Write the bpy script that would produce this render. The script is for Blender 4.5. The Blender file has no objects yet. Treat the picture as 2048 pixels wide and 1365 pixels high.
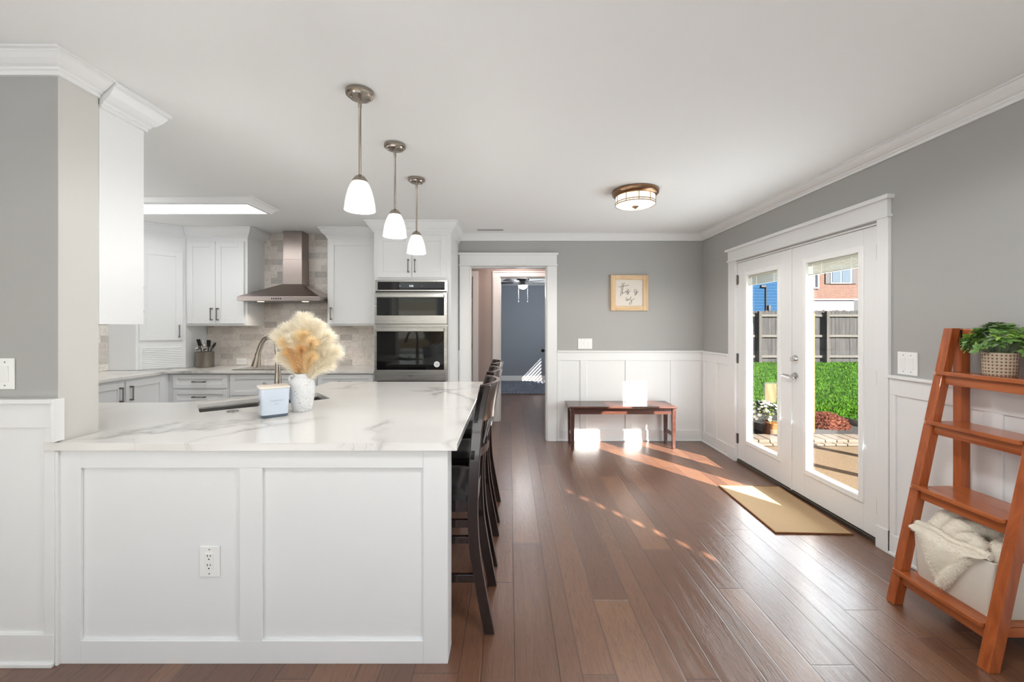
import bpy, bmesh, math, random
from mathutils import Vector, Matrix
random.seed(7)
PI = math.pi
SC = bpy.context.scene
COL = SC.collection

# ------------------------------------------------------------------ camera
cam_d = bpy.data.cameras.new('camera')
cam = bpy.data.objects.new('camera', cam_d); COL.objects.link(cam)
cam.location = (0, 0, 1.394); cam.rotation_euler = (PI/2, 0, 0)
cam_d.sensor_fit = 'HORIZONTAL'; cam_d.sensor_width = 36.0
cam_d.lens = 36.0*830/2048
cam_d.shift_x = 5/2048; cam_d.shift_y = -30.5/2048
cam_d.clip_start = 0.05; cam_d.clip_end = 300
SC.camera = cam

# ------------------------------------------------------------------ light and exposure
SC.view_settings.view_transform = 'Standard'
SC.view_settings.look = 'None'
SC.view_settings.gamma = 1.0
SC.view_settings.use_curve_mapping = False
SC.view_settings.exposure = 0.29
SC.cycles.use_denoising = True
SC.cycles.max_bounces = 12; SC.cycles.diffuse_bounces = 6; SC.cycles.transparent_max_bounces = 16
SC.cycles.sample_clamp_indirect = 6.0
SC.cycles.caustics_reflective = False; SC.cycles.caustics_refractive = False

W = bpy.data.worlds.new('sky'); SC.world = W; W.use_nodes = True
wn = W.node_tree.nodes; wl = W.node_tree.links
sky = wn.new('ShaderNodeTexSky'); sky.sky_type = 'NISHITA'; sky.sun_disc = False
sky.sun_elevation = math.radians(31); sky.sun_rotation = math.radians(144)
sky.dust_density = 1.5
bg = wn['Background']; wl.new(sky.outputs[0], bg.inputs[0]); bg.inputs[1].default_value = 0.20

def lamp(name, kind, loc, energy, color=(1, 1, 1), rot=(0, 0, 0), **kw):
    d = bpy.data.lights.new(name, kind); d.energy = energy; d.color = color
    for k, v in kw.items(): setattr(d, k, v)
    o = bpy.data.objects.new(name, d); o.location = loc; o.rotation_euler = rot
    COL.objects.link(o); return o
SUN_DIR = Vector((-0.72, 1.0, -0.75))
sun = lamp('sun', 'SUN', (6, -6, 8), 26.0, (1.0, 0.95, 0.88), angle=math.radians(0.6))
sun.rotation_euler = SUN_DIR.to_track_quat('-Z', 'Y').to_euler()
# fill lamps added at the unseen windows behind the camera
DAY = (0.83, 0.94, 1.0)
for i, (x, w) in enumerate(((-2.9, 1.5), (-0.9, 1.5), (1.15, 1.5))):
    lamp('rear_fill', 'AREA', (x, -3.38, 1.45), 5, DAY, (PI/2+1.0, 0, 0), shape='RECTANGLE', size=w, size_y=1.5)
lamp('kitchen_fill', 'AREA', (-4.2, 3.0, 1.75), 13, (0.96, 0.985, 1.0), (0, -PI/2-1.15, 0), shape='RECTANGLE', size=0.9, size_y=1.2)  # lamp added to lift the kitchen ceiling; the wall has no window here
lamp('side_fill', 'AREA', (-4.15, -2.6, 1.45), 80, DAY, (0, -PI/2-0.7, 0), shape='RECTANGLE', size=1.5, size_y=2.2)  # unseen fill added to brighten the right wall; no window behind it
lamp('door_daylight', 'AREA', (2.47, 3.44, 1.1), 48, DAY, (0, PI/2+0.25, 0), shape='RECTANGLE', size=1.7, size_y=1.5)

# ------------------------------------------------------------------ materials
def lin(c):
    out = []
    for v in c[:3]:
        v = v/255.0
        out.append(v/12.92 if v <= 0.04045 else ((v+0.055)/1.055)**2.4)
    return (*out, 1.0)
class NT:
    def __init__(s, name):
        s.m = bpy.data.materials.new(name); s.m.use_nodes = True
        s.t = s.m.node_tree; s.n = s.t.nodes; s.b = s.n['Principled BSDF']; s.out = s.n['Material Output']
    def N(s, typ, ins=None, **kw):
        nd = s.n.new(typ)
        for k, v in kw.items(): setattr(nd, k, v)
        for k, v in (ins or {}).items(): s.I(nd, k, v)
        return nd
    def I(s, nd, k, v):
        if hasattr(v, 'outputs'): v = v.outputs[0]
        if isinstance(v, bpy.types.NodeSocket): s.t.links.new(v, nd.inputs[k])
        else: nd.inputs[k].default_value = v
    def math(s, op, a, b=0.0, c=0.0):
        nd = s.N('ShaderNodeMath', operation=op); s.I(nd, 0, a); s.I(nd, 1, b)
        if op in ('MULTIPLY_ADD',): s.I(nd, 2, c)
        return nd.outputs[0]
    def ramp(s, fac, stops):
        nd = s.N('ShaderNodeValToRGB'); s.I(nd, 0, fac); el = nd.color_ramp.elements
        while len(el) > 1: el.remove(el[-1])
        el[0].position = stops[0][0]; el[0].color = stops[0][1]
        for p, c in stops[1:]:
            e = el.new(p); e.color = c
        return nd.outputs[0]
    def mix(s, fac, a, b, bt='MIX'):
        nd = s.N('ShaderNodeMix', data_type='RGBA', blend_type=bt); s.I(nd, 0, fac); s.I(nd, 6, a); s.I(nd, 7, b)
        return nd.outputs[2]
    def coord(s, scale=(1, 1, 1), rot=(0, 0, 0), kind='Object'):
        tc = s.N('ShaderNodeTexCoord'); mp = s.N('ShaderNodeMapping'); s.t.links.new(tc.outputs[kind], mp.inputs[0])
        mp.inputs['Scale'].default_value = scale; mp.inputs['Rotation'].default_value = rot
        return mp.outputs[0]
    def noise(s, vec, scale, detail=4, rough=0.55, dist=0.0):
        return s.N('ShaderNodeTexNoise', {'Vector': vec, 'Scale': scale, 'Detail': detail, 'Roughness': rough, 'Distortion': dist}).outputs[0]
    def bump(s, h, strength=0.2, dist=0.01):
        nd = s.N('ShaderNodeBump', {'Height': h, 'Strength': strength, 'Distance': dist}); s.I(s.b, 'Normal', nd)
    def set(s, **kw):
        for k, v in kw.items(): s.I(s.b, k.replace('_', ' '), v)
        return s.m
def plain(name, rgb, rough=0.5, metal=0.0, bump=None, var=0.0, spec=0.5, coat=0.0, emit=0.0, emitc=None):
    t = NT(name); c = lin(rgb)
    v = t.coord()
    if var:
        n = t.noise(v, 6.0, 3)
        c2 = tuple(min(1, x*(1-var)) for x in c[:3])+(1,)
        t.I(t.b, 'Base Color', t.mix(n, c, c2))
    else: t.b.inputs['Base Color'].default_value = c
    t.set(Roughness=rough, Metallic=metal); t.b.inputs['Specular IOR Level'].default_value = spec
    t.b.inputs['Coat Weight'].default_value = coat
    if emit: t.b.inputs['Emission Color'].default_value = lin(emitc or rgb); t.b.inputs['Emission Strength'].default_value = emit
    if bump: t.bump(t.noise(v, bump[0], 3), bump[1], bump[2] if len(bump) > 2 else 0.003)
    return t.m
M = {}
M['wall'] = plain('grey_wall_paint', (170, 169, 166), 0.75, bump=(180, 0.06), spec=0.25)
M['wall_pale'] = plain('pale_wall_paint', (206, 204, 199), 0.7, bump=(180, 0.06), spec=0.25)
M['ceiling'] = plain('ceiling_paint', (236, 236, 234), 0.85, bump=(120, 0.05), spec=0.2)
M['trim'] = plain('white_trim_paint', (233, 233, 232), 0.38, bump=(60, 0.03))
M['cab'] = plain('white_cabinet_paint', (232, 233, 233), 0.35, bump=(90, 0.02))
M['cabdark'] = plain('cabinet_gap', (60, 60, 60), 0.8)
M['door'] = plain('white_door_paint', (232, 232, 231), 0.35)
M['nickel'] = plain('brushed_nickel', (166, 156, 145), 0.26, 1.0, bump=(300, 0.03))
M['pull'] = plain('dark_nickel', (128, 124, 120), 0.32, 1.0)
M['chrome'] = plain('satin_chrome', (205, 203, 200), 0.18, 1.0)
M['bronze'] = plain('bronze_metal', (150, 118, 92), 0.3, 1.0)
M['hinge'] = plain('aged_hinge_metal', (120, 116, 108), 0.4, 1.0)
M['white_plastic'] = plain('white_plastic', (238, 238, 236), 0.35)
M['slot'] = plain('dark_slot', (30, 30, 30), 0.6)
M['blackglass'] = plain('black_glass', (14, 14, 15), 0.04, 0.0, spec=0.55)
M['black'] = plain('black_plastic', (22, 22, 23), 0.4)
M['leather'] = plain('black_leather', (30, 29, 30), 0.3, bump=(140, 0.12))
M['esp'] = plain('espresso_wood', (42, 30, 27), 0.2, var=0.3, coat=0.5)
M['wallhall'] = plain('hall_wall_paint', (176, 163, 157), 0.7, spec=0.25)
M['wallbed'] = plain('bedroom_wall_paint', (136, 140, 148), 0.7, spec=0.25)
M['dooroak'] = plain('dark_door_paint', (92, 92, 98), 0.35)
M['fanblade'] = plain('dark_fan_blade', (34, 34, 38), 0.4)
M['candleglass'] = plain('pale_candle_glass', (206, 216, 230), 0.06, spec=0.6, coat=0.5)
M['wax'] = plain('candle_wax', (238, 228, 214), 0.5)
M['glassbase'] = plain('thick_grey_glass', (88, 98, 112), 0.05, spec=0.7)
M['ink'] = plain('black_ink', (45, 43, 42), 0.7)
M['print'] = plain('grey_print', (142, 152, 166), 0.6)
M['paper'] = plain('cream_board', (224, 216, 205), 0.8, var=0.06)
M['crock'] = plain('grey_crock_metal', (128, 122, 112), 0.33, 0.75, bump=(60, 0.1))
M['linen'] = plain('linen_fabric', (226, 218, 204), 0.9, bump=(300, 0.5), var=0.1, spec=0.15)
M['fur'] = plain('cream_fur', (236, 228, 212), 0.95, var=0.08, spec=0.1)
M['rubberblack'] = plain('black_iron', (25, 24, 24), 0.5, 0.4)
M['pampas_cream'] = plain('cream_pampas', (255, 250, 238), 0.95, spec=0.05)
M['pampas_gold'] = plain('golden_pampas', (255, 240, 208), 0.95, spec=0.05)
M['pampas_tan'] = plain('tan_pampas', (248, 220, 172), 0.95, spec=0.05)
def pamp(m):
    n = m.node_tree.nodes; l = m.node_tree.links; b = n['Principled BSDF']; tr = n.new('ShaderNodeBsdfTranslucent'); tr.inputs[0].default_value = b.inputs['Base Color'].default_value
    mx = n.new('ShaderNodeMixShader'); mx.inputs[0].default_value = 0.45; l.new(b.outputs[0], mx.inputs[1]); l.new(tr.outputs[0], mx.inputs[2]); l.new(mx.outputs[0], n['Material Output'].inputs[0])
for k_ in ('pampas_cream', 'pampas_gold', 'pampas_tan'): pamp(M[k_])
M['stem'] = plain('straw_stem', (196, 160, 105), 0.8)
M['leaf'] = plain('green_leaf', (112, 152, 76), 0.45, var=0.35)
M['leaf_lime'] = plain('lime_leaf', (160, 200, 92), 0.45, var=0.25)
M['leaf_grey'] = plain('grey_green_leaf', (142, 160, 122), 0.55, var=0.3)
M['leaf_dark'] = plain('dark_leaf', (44, 66, 40), 0.5, var=0.3)
M['petal'] = plain('white_petal', (240, 240, 228), 0.7)
M['petalpink'] = plain('pink_petal', (196, 62, 96), 0.7)
M['orange'] = plain('orange_paint', (127, 73, 19), 0.6, var=0.15)
M['rust'] = plain('rust_mulch', (96, 42, 15), 0.9, bump=(60, 0.9, 0.02), var=0.4)
M['soil'] = plain('dark_bed_soil', (34, 32, 30), 0.95, bump=(40, 0.8, 0.02), var=0.3)
M['block'] = plain('tan_edging_stone', (99, 89, 77), 0.9, bump=(40, 0.3, 0.006), var=0.15)
M['edging'] = plain('pale_lawn_edging', (98, 94, 84), 0.8)
M['post'] = plain('patio_post_paint', (222, 220, 214), 0.6)
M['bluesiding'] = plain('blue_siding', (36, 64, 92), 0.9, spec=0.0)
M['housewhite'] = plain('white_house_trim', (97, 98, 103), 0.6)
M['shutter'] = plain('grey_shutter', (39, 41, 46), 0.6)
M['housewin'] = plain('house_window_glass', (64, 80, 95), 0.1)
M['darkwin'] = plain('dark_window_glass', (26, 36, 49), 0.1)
M['roofing'] = plain('roof_shingle', (86, 84, 84), 0.9, bump=(30, 0.3))
M['screw'] = plain('screw_metal', (140, 136, 128), 0.4, 1.0)

def m_steel(name, rgb, rough, axis, emit=0):
    t = NT(name); sc = [2, 2, 2]; sc['xyz'.index(axis)] = 2
    for i in range(3):
        if 'xyz'[i] != axis: sc[i] = 260
    n = t.noise(t.coord(tuple(sc)), 1.0, 2)
    t.b.inputs['Base Color'].default_value = lin(rgb); t.set(Metallic=1.0)
    t.I(t.b, 'Roughness', t.math('MULTIPLY_ADD', n, 0.12, rough)); t.bump(n, 0.05, 0.001); return t.m
M['steel'] = m_steel('stainless_steel', (192, 190, 187), 0.22, 'x')
M['hoodsteel'] = m_steel('hood_stainless', (170, 158, 152), 0.24, 'x')
M['sinksteel'] = m_steel('sink_stainless', (170, 168, 164), 0.24, 'x')

def m_marble():
    t = NT('white_quartz')
    v = t.coord()
    wob = t.N('ShaderNodeTexNoise', {'Vector': v, 'Scale': 1.6, 'Detail': 5, 'Roughness': 0.6})
    add = t.N('ShaderNodeVectorMath', {0: v, 1: t.N('ShaderNodeVectorMath', {0: wob.outputs[1], 1: (0.55, 0.55, 0.55)}, operation='MULTIPLY').outputs[0]}, operation='ADD')
    mp = t.N('ShaderNodeMapping', {'Vector': add.outputs[0]}); mp.inputs['Rotation'].default_value = (0.3, 0.2, 0.7); mp.inputs['Scale'].default_value = (1.0, 0.55, 1)
    vo = t.N('ShaderNodeTexVoronoi', {'Vector': mp.outputs[0], 'Scale': 1.25}, feature='DISTANCE_TO_EDGE')
    vein = t.ramp(vo.outputs[0], [(0.0, (1, 1, 1, 1)), (0.012, (0.55, 0.55, 0.55, 1)), (0.04, (0, 0, 0, 1))])
    mask = t.ramp(t.noise(v, 1.3, 2), [(0.45, (0, 0, 0, 1)), (0.6, (1, 1, 1, 1))])
    f = t.math('MULTIPLY', vein, mask)
    vo2 = t.N('ShaderNodeTexVoronoi', {'Vector': add.outputs[0], 'Scale': 3.1}, feature='DISTANCE_TO_EDGE')
    fine = t.ramp(vo2.outputs[0], [(0.0, (1, 1, 1, 1)), (0.01, (0, 0, 0, 1))])
    f2 = t.math('MULTIPLY', t.math('MULTIPLY', fine, t.ramp(t.noise(v, 2.2, 2), [(0.52, (0, 0, 0, 1)), (0.62, (1, 1, 1, 1))])), 0.3)
    cloud = t.mix(t.noise(v, 2.5, 4), lin((232, 230, 226)), lin((222, 219, 214)))
    c = t.mix(t.math('MULTIPLY', f, 0.75), cloud, lin((150, 146, 142)))
    c = t.mix(f2, c, lin((150, 146, 142)))
    t.I(t.b, 'Base Color', c); t.set(Roughness=0.13); return t.m
M['quartz'] = m_marble()

def m_tile(name, ax):
    t = NT(name)
    tc = t.N('ShaderNodeTexCoord'); sp = t.N('ShaderNodeSeparateXYZ', {0: tc.outputs['Object']})
    cb = t.N('ShaderNodeCombineXYZ', {0: sp.outputs[ax], 1: sp.outputs[2]})
    def brick(c1, c2, mo):
        b = t.N('ShaderNodeTexBrick', {'Vector': cb.outputs[0], 'Color1': c1, 'Color2': c2, 'Mortar': mo, 'Scale': 1.0, 'Mortar Size': 0.0016,
                'Mortar Smooth': 0.1, 'Bias': 0.0, 'Brick Width': 0.152, 'Row Height': 0.076})
        b.offset = 0.5; return b
    b = brick((0, 0, 0, 1), (1, 1, 1, 1), (0.5, 0.5, 0.5, 1))
    base = t.ramp(b.outputs[0], [(0.0, lin((238, 231, 224))), (0.35, lin((232, 225, 218))), (0.6, lin((226, 217, 209))), (0.8, lin((212, 204, 197))), (1.0, lin((186, 181, 176)))])
    # per-tile shifted marbling
    off = t.N('ShaderNodeVectorMath', {0: tc.outputs['Object'], 1: t.N('ShaderNodeVectorMath', {0: b.outputs[0], 1: (7, 5, 9)}, operation='MULTIPLY').outputs[0]}, operation='ADD')
    nz = t.noise(off.outputs[0], 7.0, 5, 0.6, 0.6)
    vein = t.ramp(nz, [(0.46, (0, 0, 0, 1)), (0.5, (1, 1, 1, 1)), (0.53, (0, 0, 0, 1))])
    c = t.mix(t.math('MULTIPLY', vein, 0.28), base, lin((120, 112, 106)))
    c = t.mix(t.math('MULTIPLY', t.noise(off.outputs[0], 5, 3), 0.35), c, lin((236, 226, 214)))
    c = t.mix(b.outputs[1], c, lin((222, 217, 210)))
    t.I(t.b, 'Base Color', c); t.set(Roughness=0.22); t.bump(t.math('SUBTRACT', 1.0, b.outputs[1]), 0.3, 0.002); return t.m
M['tile_back'] = m_tile('marble_tile_back', 0)
M['tile_side'] = m_tile('marble_tile_side', 1)

def m_floor():
    t = NT('hand_scraped_floor')
    tc = t.N('ShaderNodeTexCoord'); sp = t.N('ShaderNodeSeparateXYZ', {0: tc.outputs['Object']})
    X, Y = sp.outputs[0], sp.outputs[1]
    P = 0.405   # three board widths repeat: 0.09, 0.135, 0.18
    u = t.math('DIVIDE', t.math('ADD', X, 50.02), P); cell = t.math('FLOOR', u); fr = t.math('MULTIPLY', t.math('SUBTRACT', u, cell), P)
    s1 = t.math('GREATER_THAN', fr, 0.09); s2 = t.math('GREATER_THAN', fr, 0.225)
    row = t.math('ADD', t.math('MULTIPLY', cell, 3.0), t.math('ADD', s1, s2))
    d1 = t.math('ABSOLUTE', t.math('SUBTRACT', fr, 0.09)); d2 = t.math('ABSOLUTE', t.math('SUBTRACT', fr, 0.225))
    d0 = t.math('MINIMUM', fr, t.math('SUBTRACT', P, fr))
    dx = t.math('MINIMUM', d0, t.math('MINIMUM', d1, d2))
    rn = t.N('ShaderNodeTexWhiteNoise', {'W': row}, noise_dimensions='1D')
    v = t.math('DIVIDE', t.math('ADD', Y, t.math('MULTIPLY', rn.outputs[0], 9.0)), 1.25)
    vi = t.math('FLOOR', v); vf = t.math('SUBTRACT', v, vi)
    dy = t.math('MULTIPLY', t.math('MINIMUM', vf, t.math('SUBTRACT', 1.0, vf)), 1.25)
    d = t.math('MINIMUM', dx, dy)
    idn = t.N('ShaderNodeTexWhiteNoise', {'Vector': t.N('ShaderNodeCombineXYZ', {0: row, 1: vi}).outputs[0]}, noise_dimensions='3D')
    rnd = idn.outputs[0]
    base = t.ramp(rnd, [(0.0, lin((106, 71, 52))), (0.4, lin((116, 78, 57))), (0.75, lin((125, 86, 63))), (1.0, lin((142, 101, 72)))])
    mp = t.N('ShaderNodeMapping', {'Vector': tc.outputs['Object']}); mp.inputs['Scale'].default_value = (14, 1.1, 1)
    sh = t.N('ShaderNodeVectorMath', {0: mp.outputs[0], 1: t.N('ShaderNodeVectorMath', {0: idn.outputs[1], 1: (30, 30, 30)}, operation='MULTIPLY').outputs[0]}, operation='ADD').outputs[0]
    g1 = t.noise(sh, 1.6, 5, 0.6, 1.6)
    rings = t.N('ShaderNodeMath', {0: t.math('MULTIPLY', g1, 46.0)}, operation='SINE').outputs[0]
    g2 = t.noise(sh, 9.0, 4, 0.7)
    c = t.mix(t.math('MULTIPLY', t.ramp(rings, [(0.35, (0, 0, 0, 1)), (1.0, (1, 1, 1, 1))]), 0.30), base, lin((58, 38, 32)))
    c = t.mix(t.math('MULTIPLY', g2, 0.55), c, lin((76, 52, 42)))
    gap = t.ramp(d, [(0.0, (1, 1, 1, 1)), (0.0018, (1, 1, 1, 1)), (0.004, (0, 0, 0, 1))])
    c = t.mix(t.math('MULTIPLY', gap, 0.7), c, lin((40, 28, 24)))
    t.I(t.b, 'Base Color', c)
    t.I(t.b, 'Roughness', t.math('MULTIPLY_ADD', g2, 0.12, 0.24)); t.b.inputs['Specular IOR Level'].default_value = 0.65; t.b.inputs['Coat Weight'].default_value = 0.45; t.b.inputs['Coat Roughness'].default_value = 0.26
    h = t.math('ADD', t.math('MULTIPLY', rings, 0.16), t.math('MULTIPLY', t.noise(tc.outputs['Object'], 7.0, 3), 1.0))
    h = t.math('SUBTRACT', t.math('ADD', h, t.math('MULTIPLY', g2, 0.25)), t.math('MULTIPLY', gap, 1.2))
    t.bump(h, 0.30, 0.003); return t.m
M['floor'] = m_floor()

def m_wood(name, c1, c2, axis, rough=0.3, sc=1.0, coat=0.2):
    t = NT(name); s = [16*sc]*3; s['xyz'.index(axis)] = 1.4*sc
    v = t.coord(tuple(s)); g = t.noise(v, 1.2, 5, 0.6, 1.3); g2 = t.noise(v, 7, 3)
    c = t.ramp(g, [(0.3, lin(c1)), (0.7, lin(c2))]); c = t.mix(t.math('MULTIPLY', g2, 0.3), c, lin(c1))
    t.I(t.b, 'Base Color', c); t.set(Roughness=rough); t.b.inputs['Coat Weight'].default_value = coat; t.bump(g2, 0.06, 0.002); return t.m
M['cedar_z'] = m_wood('cedar_upright', (138, 64, 28), (188, 102, 52), 'z')
M['cedar_y'] = m_wood('cedar_plank', (142, 70, 34), (192, 110, 62), 'y', 0.22)
M['cedar_x'] = m_wood('cedar_rail', (138, 64, 28), (188, 102, 52), 'x')
M['benchwood'] = m_wood('mahogany_bench', (62, 36, 30), (94, 57, 46), 'x', 0.25)
M['frame_z'] = m_wood('whitewashed_frame_wood', (196, 160, 116), (232, 208, 172), 'z', 0.7, 1.5, 0)
M['frame_x'] = m_wood('whitewashed_frame_rail', (196, 160, 116), (232, 208, 172), 'x', 0.7, 1.5, 0)
M['fence'] = m_wood('weathered_fence', (32, 32, 34), (61, 60, 59), 'z', 0.9, 0.5, 0)
M['fencerail'] = m_wood('weathered_rail', (66, 65, 61), (89, 86, 81), 'x', 0.9, 0.5, 0)
M['fencepost'] = m_wood('weathered_post', (49, 48, 44), (75, 72, 68), 'z', 0.9, 0.5, 0)

def m_brick():
    t = NT('house_brick'); tc = t.N('ShaderNodeTexCoord'); sp = t.N('ShaderNodeSeparateXYZ', {0: tc.outputs['Object']})
    cb = t.N('ShaderNodeCombineXYZ', {0: sp.outputs[0], 1: sp.outputs[2]})
    b = t.N('ShaderNodeTexBrick', {'Vector': cb.outputs[0], 'Color1': lin((86, 54, 43)), 'Color2': lin((70, 40, 32)), 'Mortar': lin((102, 88, 79)), 'Scale': 1.0, 'Mortar Size': 0.012, 'Brick Width': 0.22, 'Row Height': 0.08})
    t.I(t.b, 'Base Color', b.outputs[0]); t.set(Roughness=0.9); return t.m
M['brick'] = m_brick()
def m_ground(name, c1, c2, s, bs=0.5):
    t = NT(name); v = t.coord(); n = t.noise(v, s, 5, 0.7); c = t.ramp(n, [(0.35, lin(c1)), (0.65, lin(c2))])
    t.I(t.b, 'Base Color', c); t.set(Roughness=0.95); t.b.inputs['Specular IOR Level'].default_value = 0.1; t.bump(n, bs, 0.01); return t.m
M['patio'] = m_ground('aggregate_patio', (72, 60, 47), (116, 101, 82), 130)
M['lawn'] = m_ground('lawn_soil', (22, 47, 9), (39, 67, 15), 14)
M['grass'] = m_ground('grass_blade', (34, 73, 10), (68, 104, 23), 3, 0.0)
M['rug'] = m_ground('blue_shag', (116, 120, 132), (152, 156, 168), 70, 0.9)
M['rugpale'] = plain('pale_wool', (222, 226, 232), 0.95, bump=(200, 0.4))
def m_mat():
    t = NT('woven_jute'); tc = t.N('ShaderNodeTexCoord')
    w = t.N('ShaderNodeTexWave', {'Vector': tc.outputs['Object'], 'Scale': 46.0, 'Distortion': 1.2, 'Detail': 2.0}, wave_type='BANDS', bands_direction='Y')
    n = t.noise(tc.outputs['Object'], 120, 3)
    c = t.mix(w.outputs[1], lin((158, 128, 92)), lin((200, 172, 134))); c = t.mix(t.math('MULTIPLY', n, 0.4), c, lin((130, 104, 74)))
    t.I(t.b, 'Base Color', c); t.set(Roughness=0.95); t.bump(t.math('ADD', w.outputs[1], n), 0.5, 0.003); return t.m
M['mat'] = m_mat(); M['matedge'] = plain('jute_border', (134, 88, 54), 0.9, bump=(200, 0.4))
def m_basket():
    t = NT('woven_basket'); tc = t.N('ShaderNodeTexCoord'); sp = t.N('ShaderNodeSeparateXYZ', {0: tc.outputs['Object']})
    ang = t.math('ARCTAN2', sp.outputs[1], sp.outputs[0])
    a = t.N('ShaderNodeMath', {0: t.math('MULTIPLY', ang, 26.0)}, operation='SINE').outputs[0]
    b = t.N('ShaderNodeMath', {0: t.math('MULTIPLY', sp.outputs[2], 420.0)}, operation='SINE').outputs[0]
    h = t.math('MULTIPLY', t.math('ADD', a, 1.0), t.math('ADD', b, 1.0))
    c = t.ramp(t.math('DIVIDE', h, 4.0), [(0.0, lin((190, 172, 150))), (0.55, lin((176, 156, 134))), (0.8, lin((96, 76, 60)))])
    t.I(t.b, 'Base Color', c); t.set(Roughness=0.9); t.bump(t.math('SUBTRACT', 0.0, h), 0.4, 0.003); return t.m
M['basket'] = m_basket()
def m_vase():
    t = NT('speckled_ceramic'); v = t.coord(); n = t.noise(v, 130, 3, 0.7); n2 = t.noise(v, 14, 2)
    f = t.ramp(t.math('ADD', n, t.math('MULTIPLY', n2, 0.25)), [(0.70, (0, 0, 0, 1)), (0.76, (1, 1, 1, 1))])
    t.I(t.b, 'Base Color', t.mix(t.math('MULTIPLY', f, 0.6), lin((226, 227, 228)), lin((128, 128, 132)))); t.set(Roughness=0.7); t.bump(n, 0.3, 0.003); return t.m
M['vase'] = m_vase()
def m_glass():
    m = bpy.data.materials.new('window_glass'); m.use_nodes = True; n = m.node_tree.nodes; l = m.node_tree.links
    n.remove(n['Principled BSDF']); tr = n.new('ShaderNodeBsdfTransparent'); gl = n.new('ShaderNodeBsdfGlossy'); gl.inputs['Roughness'].default_value = 0.0
    lw = n.new('ShaderNodeLayerWeight'); lw.inputs[0].default_value = 0.5; pw = n.new('ShaderNodeMath'); pw.operation = 'POWER'; pw.inputs[1].default_value = 4.0; l.new(lw.outputs['Facing'], pw.inputs[0])
    fr = n.new('ShaderNodeMath'); fr.operation = 'MULTIPLY_ADD'; fr.inputs[1].default_value = 0.30; fr.inputs[2].default_value = 0.018; l.new(pw.outputs[0], fr.inputs[0]); mx = n.new('ShaderNodeMixShader')
    l.new(fr.outputs[0], mx.inputs[0]); l.new(tr.outputs[0], mx.inputs[1]); l.new(gl.outputs[0], mx.inputs[2]); l.new(mx.outputs[0], n['Material Output'].inputs[0]); return m
M['glass'] = m_glass()
M['shade'] = plain('frosted_shade', (236, 236, 234), 0.35, emit=0.30, emitc=(255, 253, 248))
M['bulb'] = plain('lit_bulb', (255, 250, 240), 0.3, emit=5.0, emitc=(255, 250, 238))
M['diffuser'] = plain('lit_diffuser', (255, 255, 255), 0.4, emit=2.2, emitc=(255, 255, 255))
M['flushglass'] = plain('lit_cream_glass', (255, 246, 226), 0.3, emit=0.95, emitc=(255, 242, 214))
M['hoodlamp'] = plain('lit_hood_lamp', (255, 240, 220), 0.3, emit=6.0, emitc=(255, 226, 190))
M['fanbowl'] = plain('lit_fan_bowl', (250, 250, 252), 0.3, emit=2.5, emitc=(250, 252, 255))
M['display'] = plain('lit_display', (230, 240, 250), 0.3, emit=1.2, emitc=(230, 240, 255))

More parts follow.
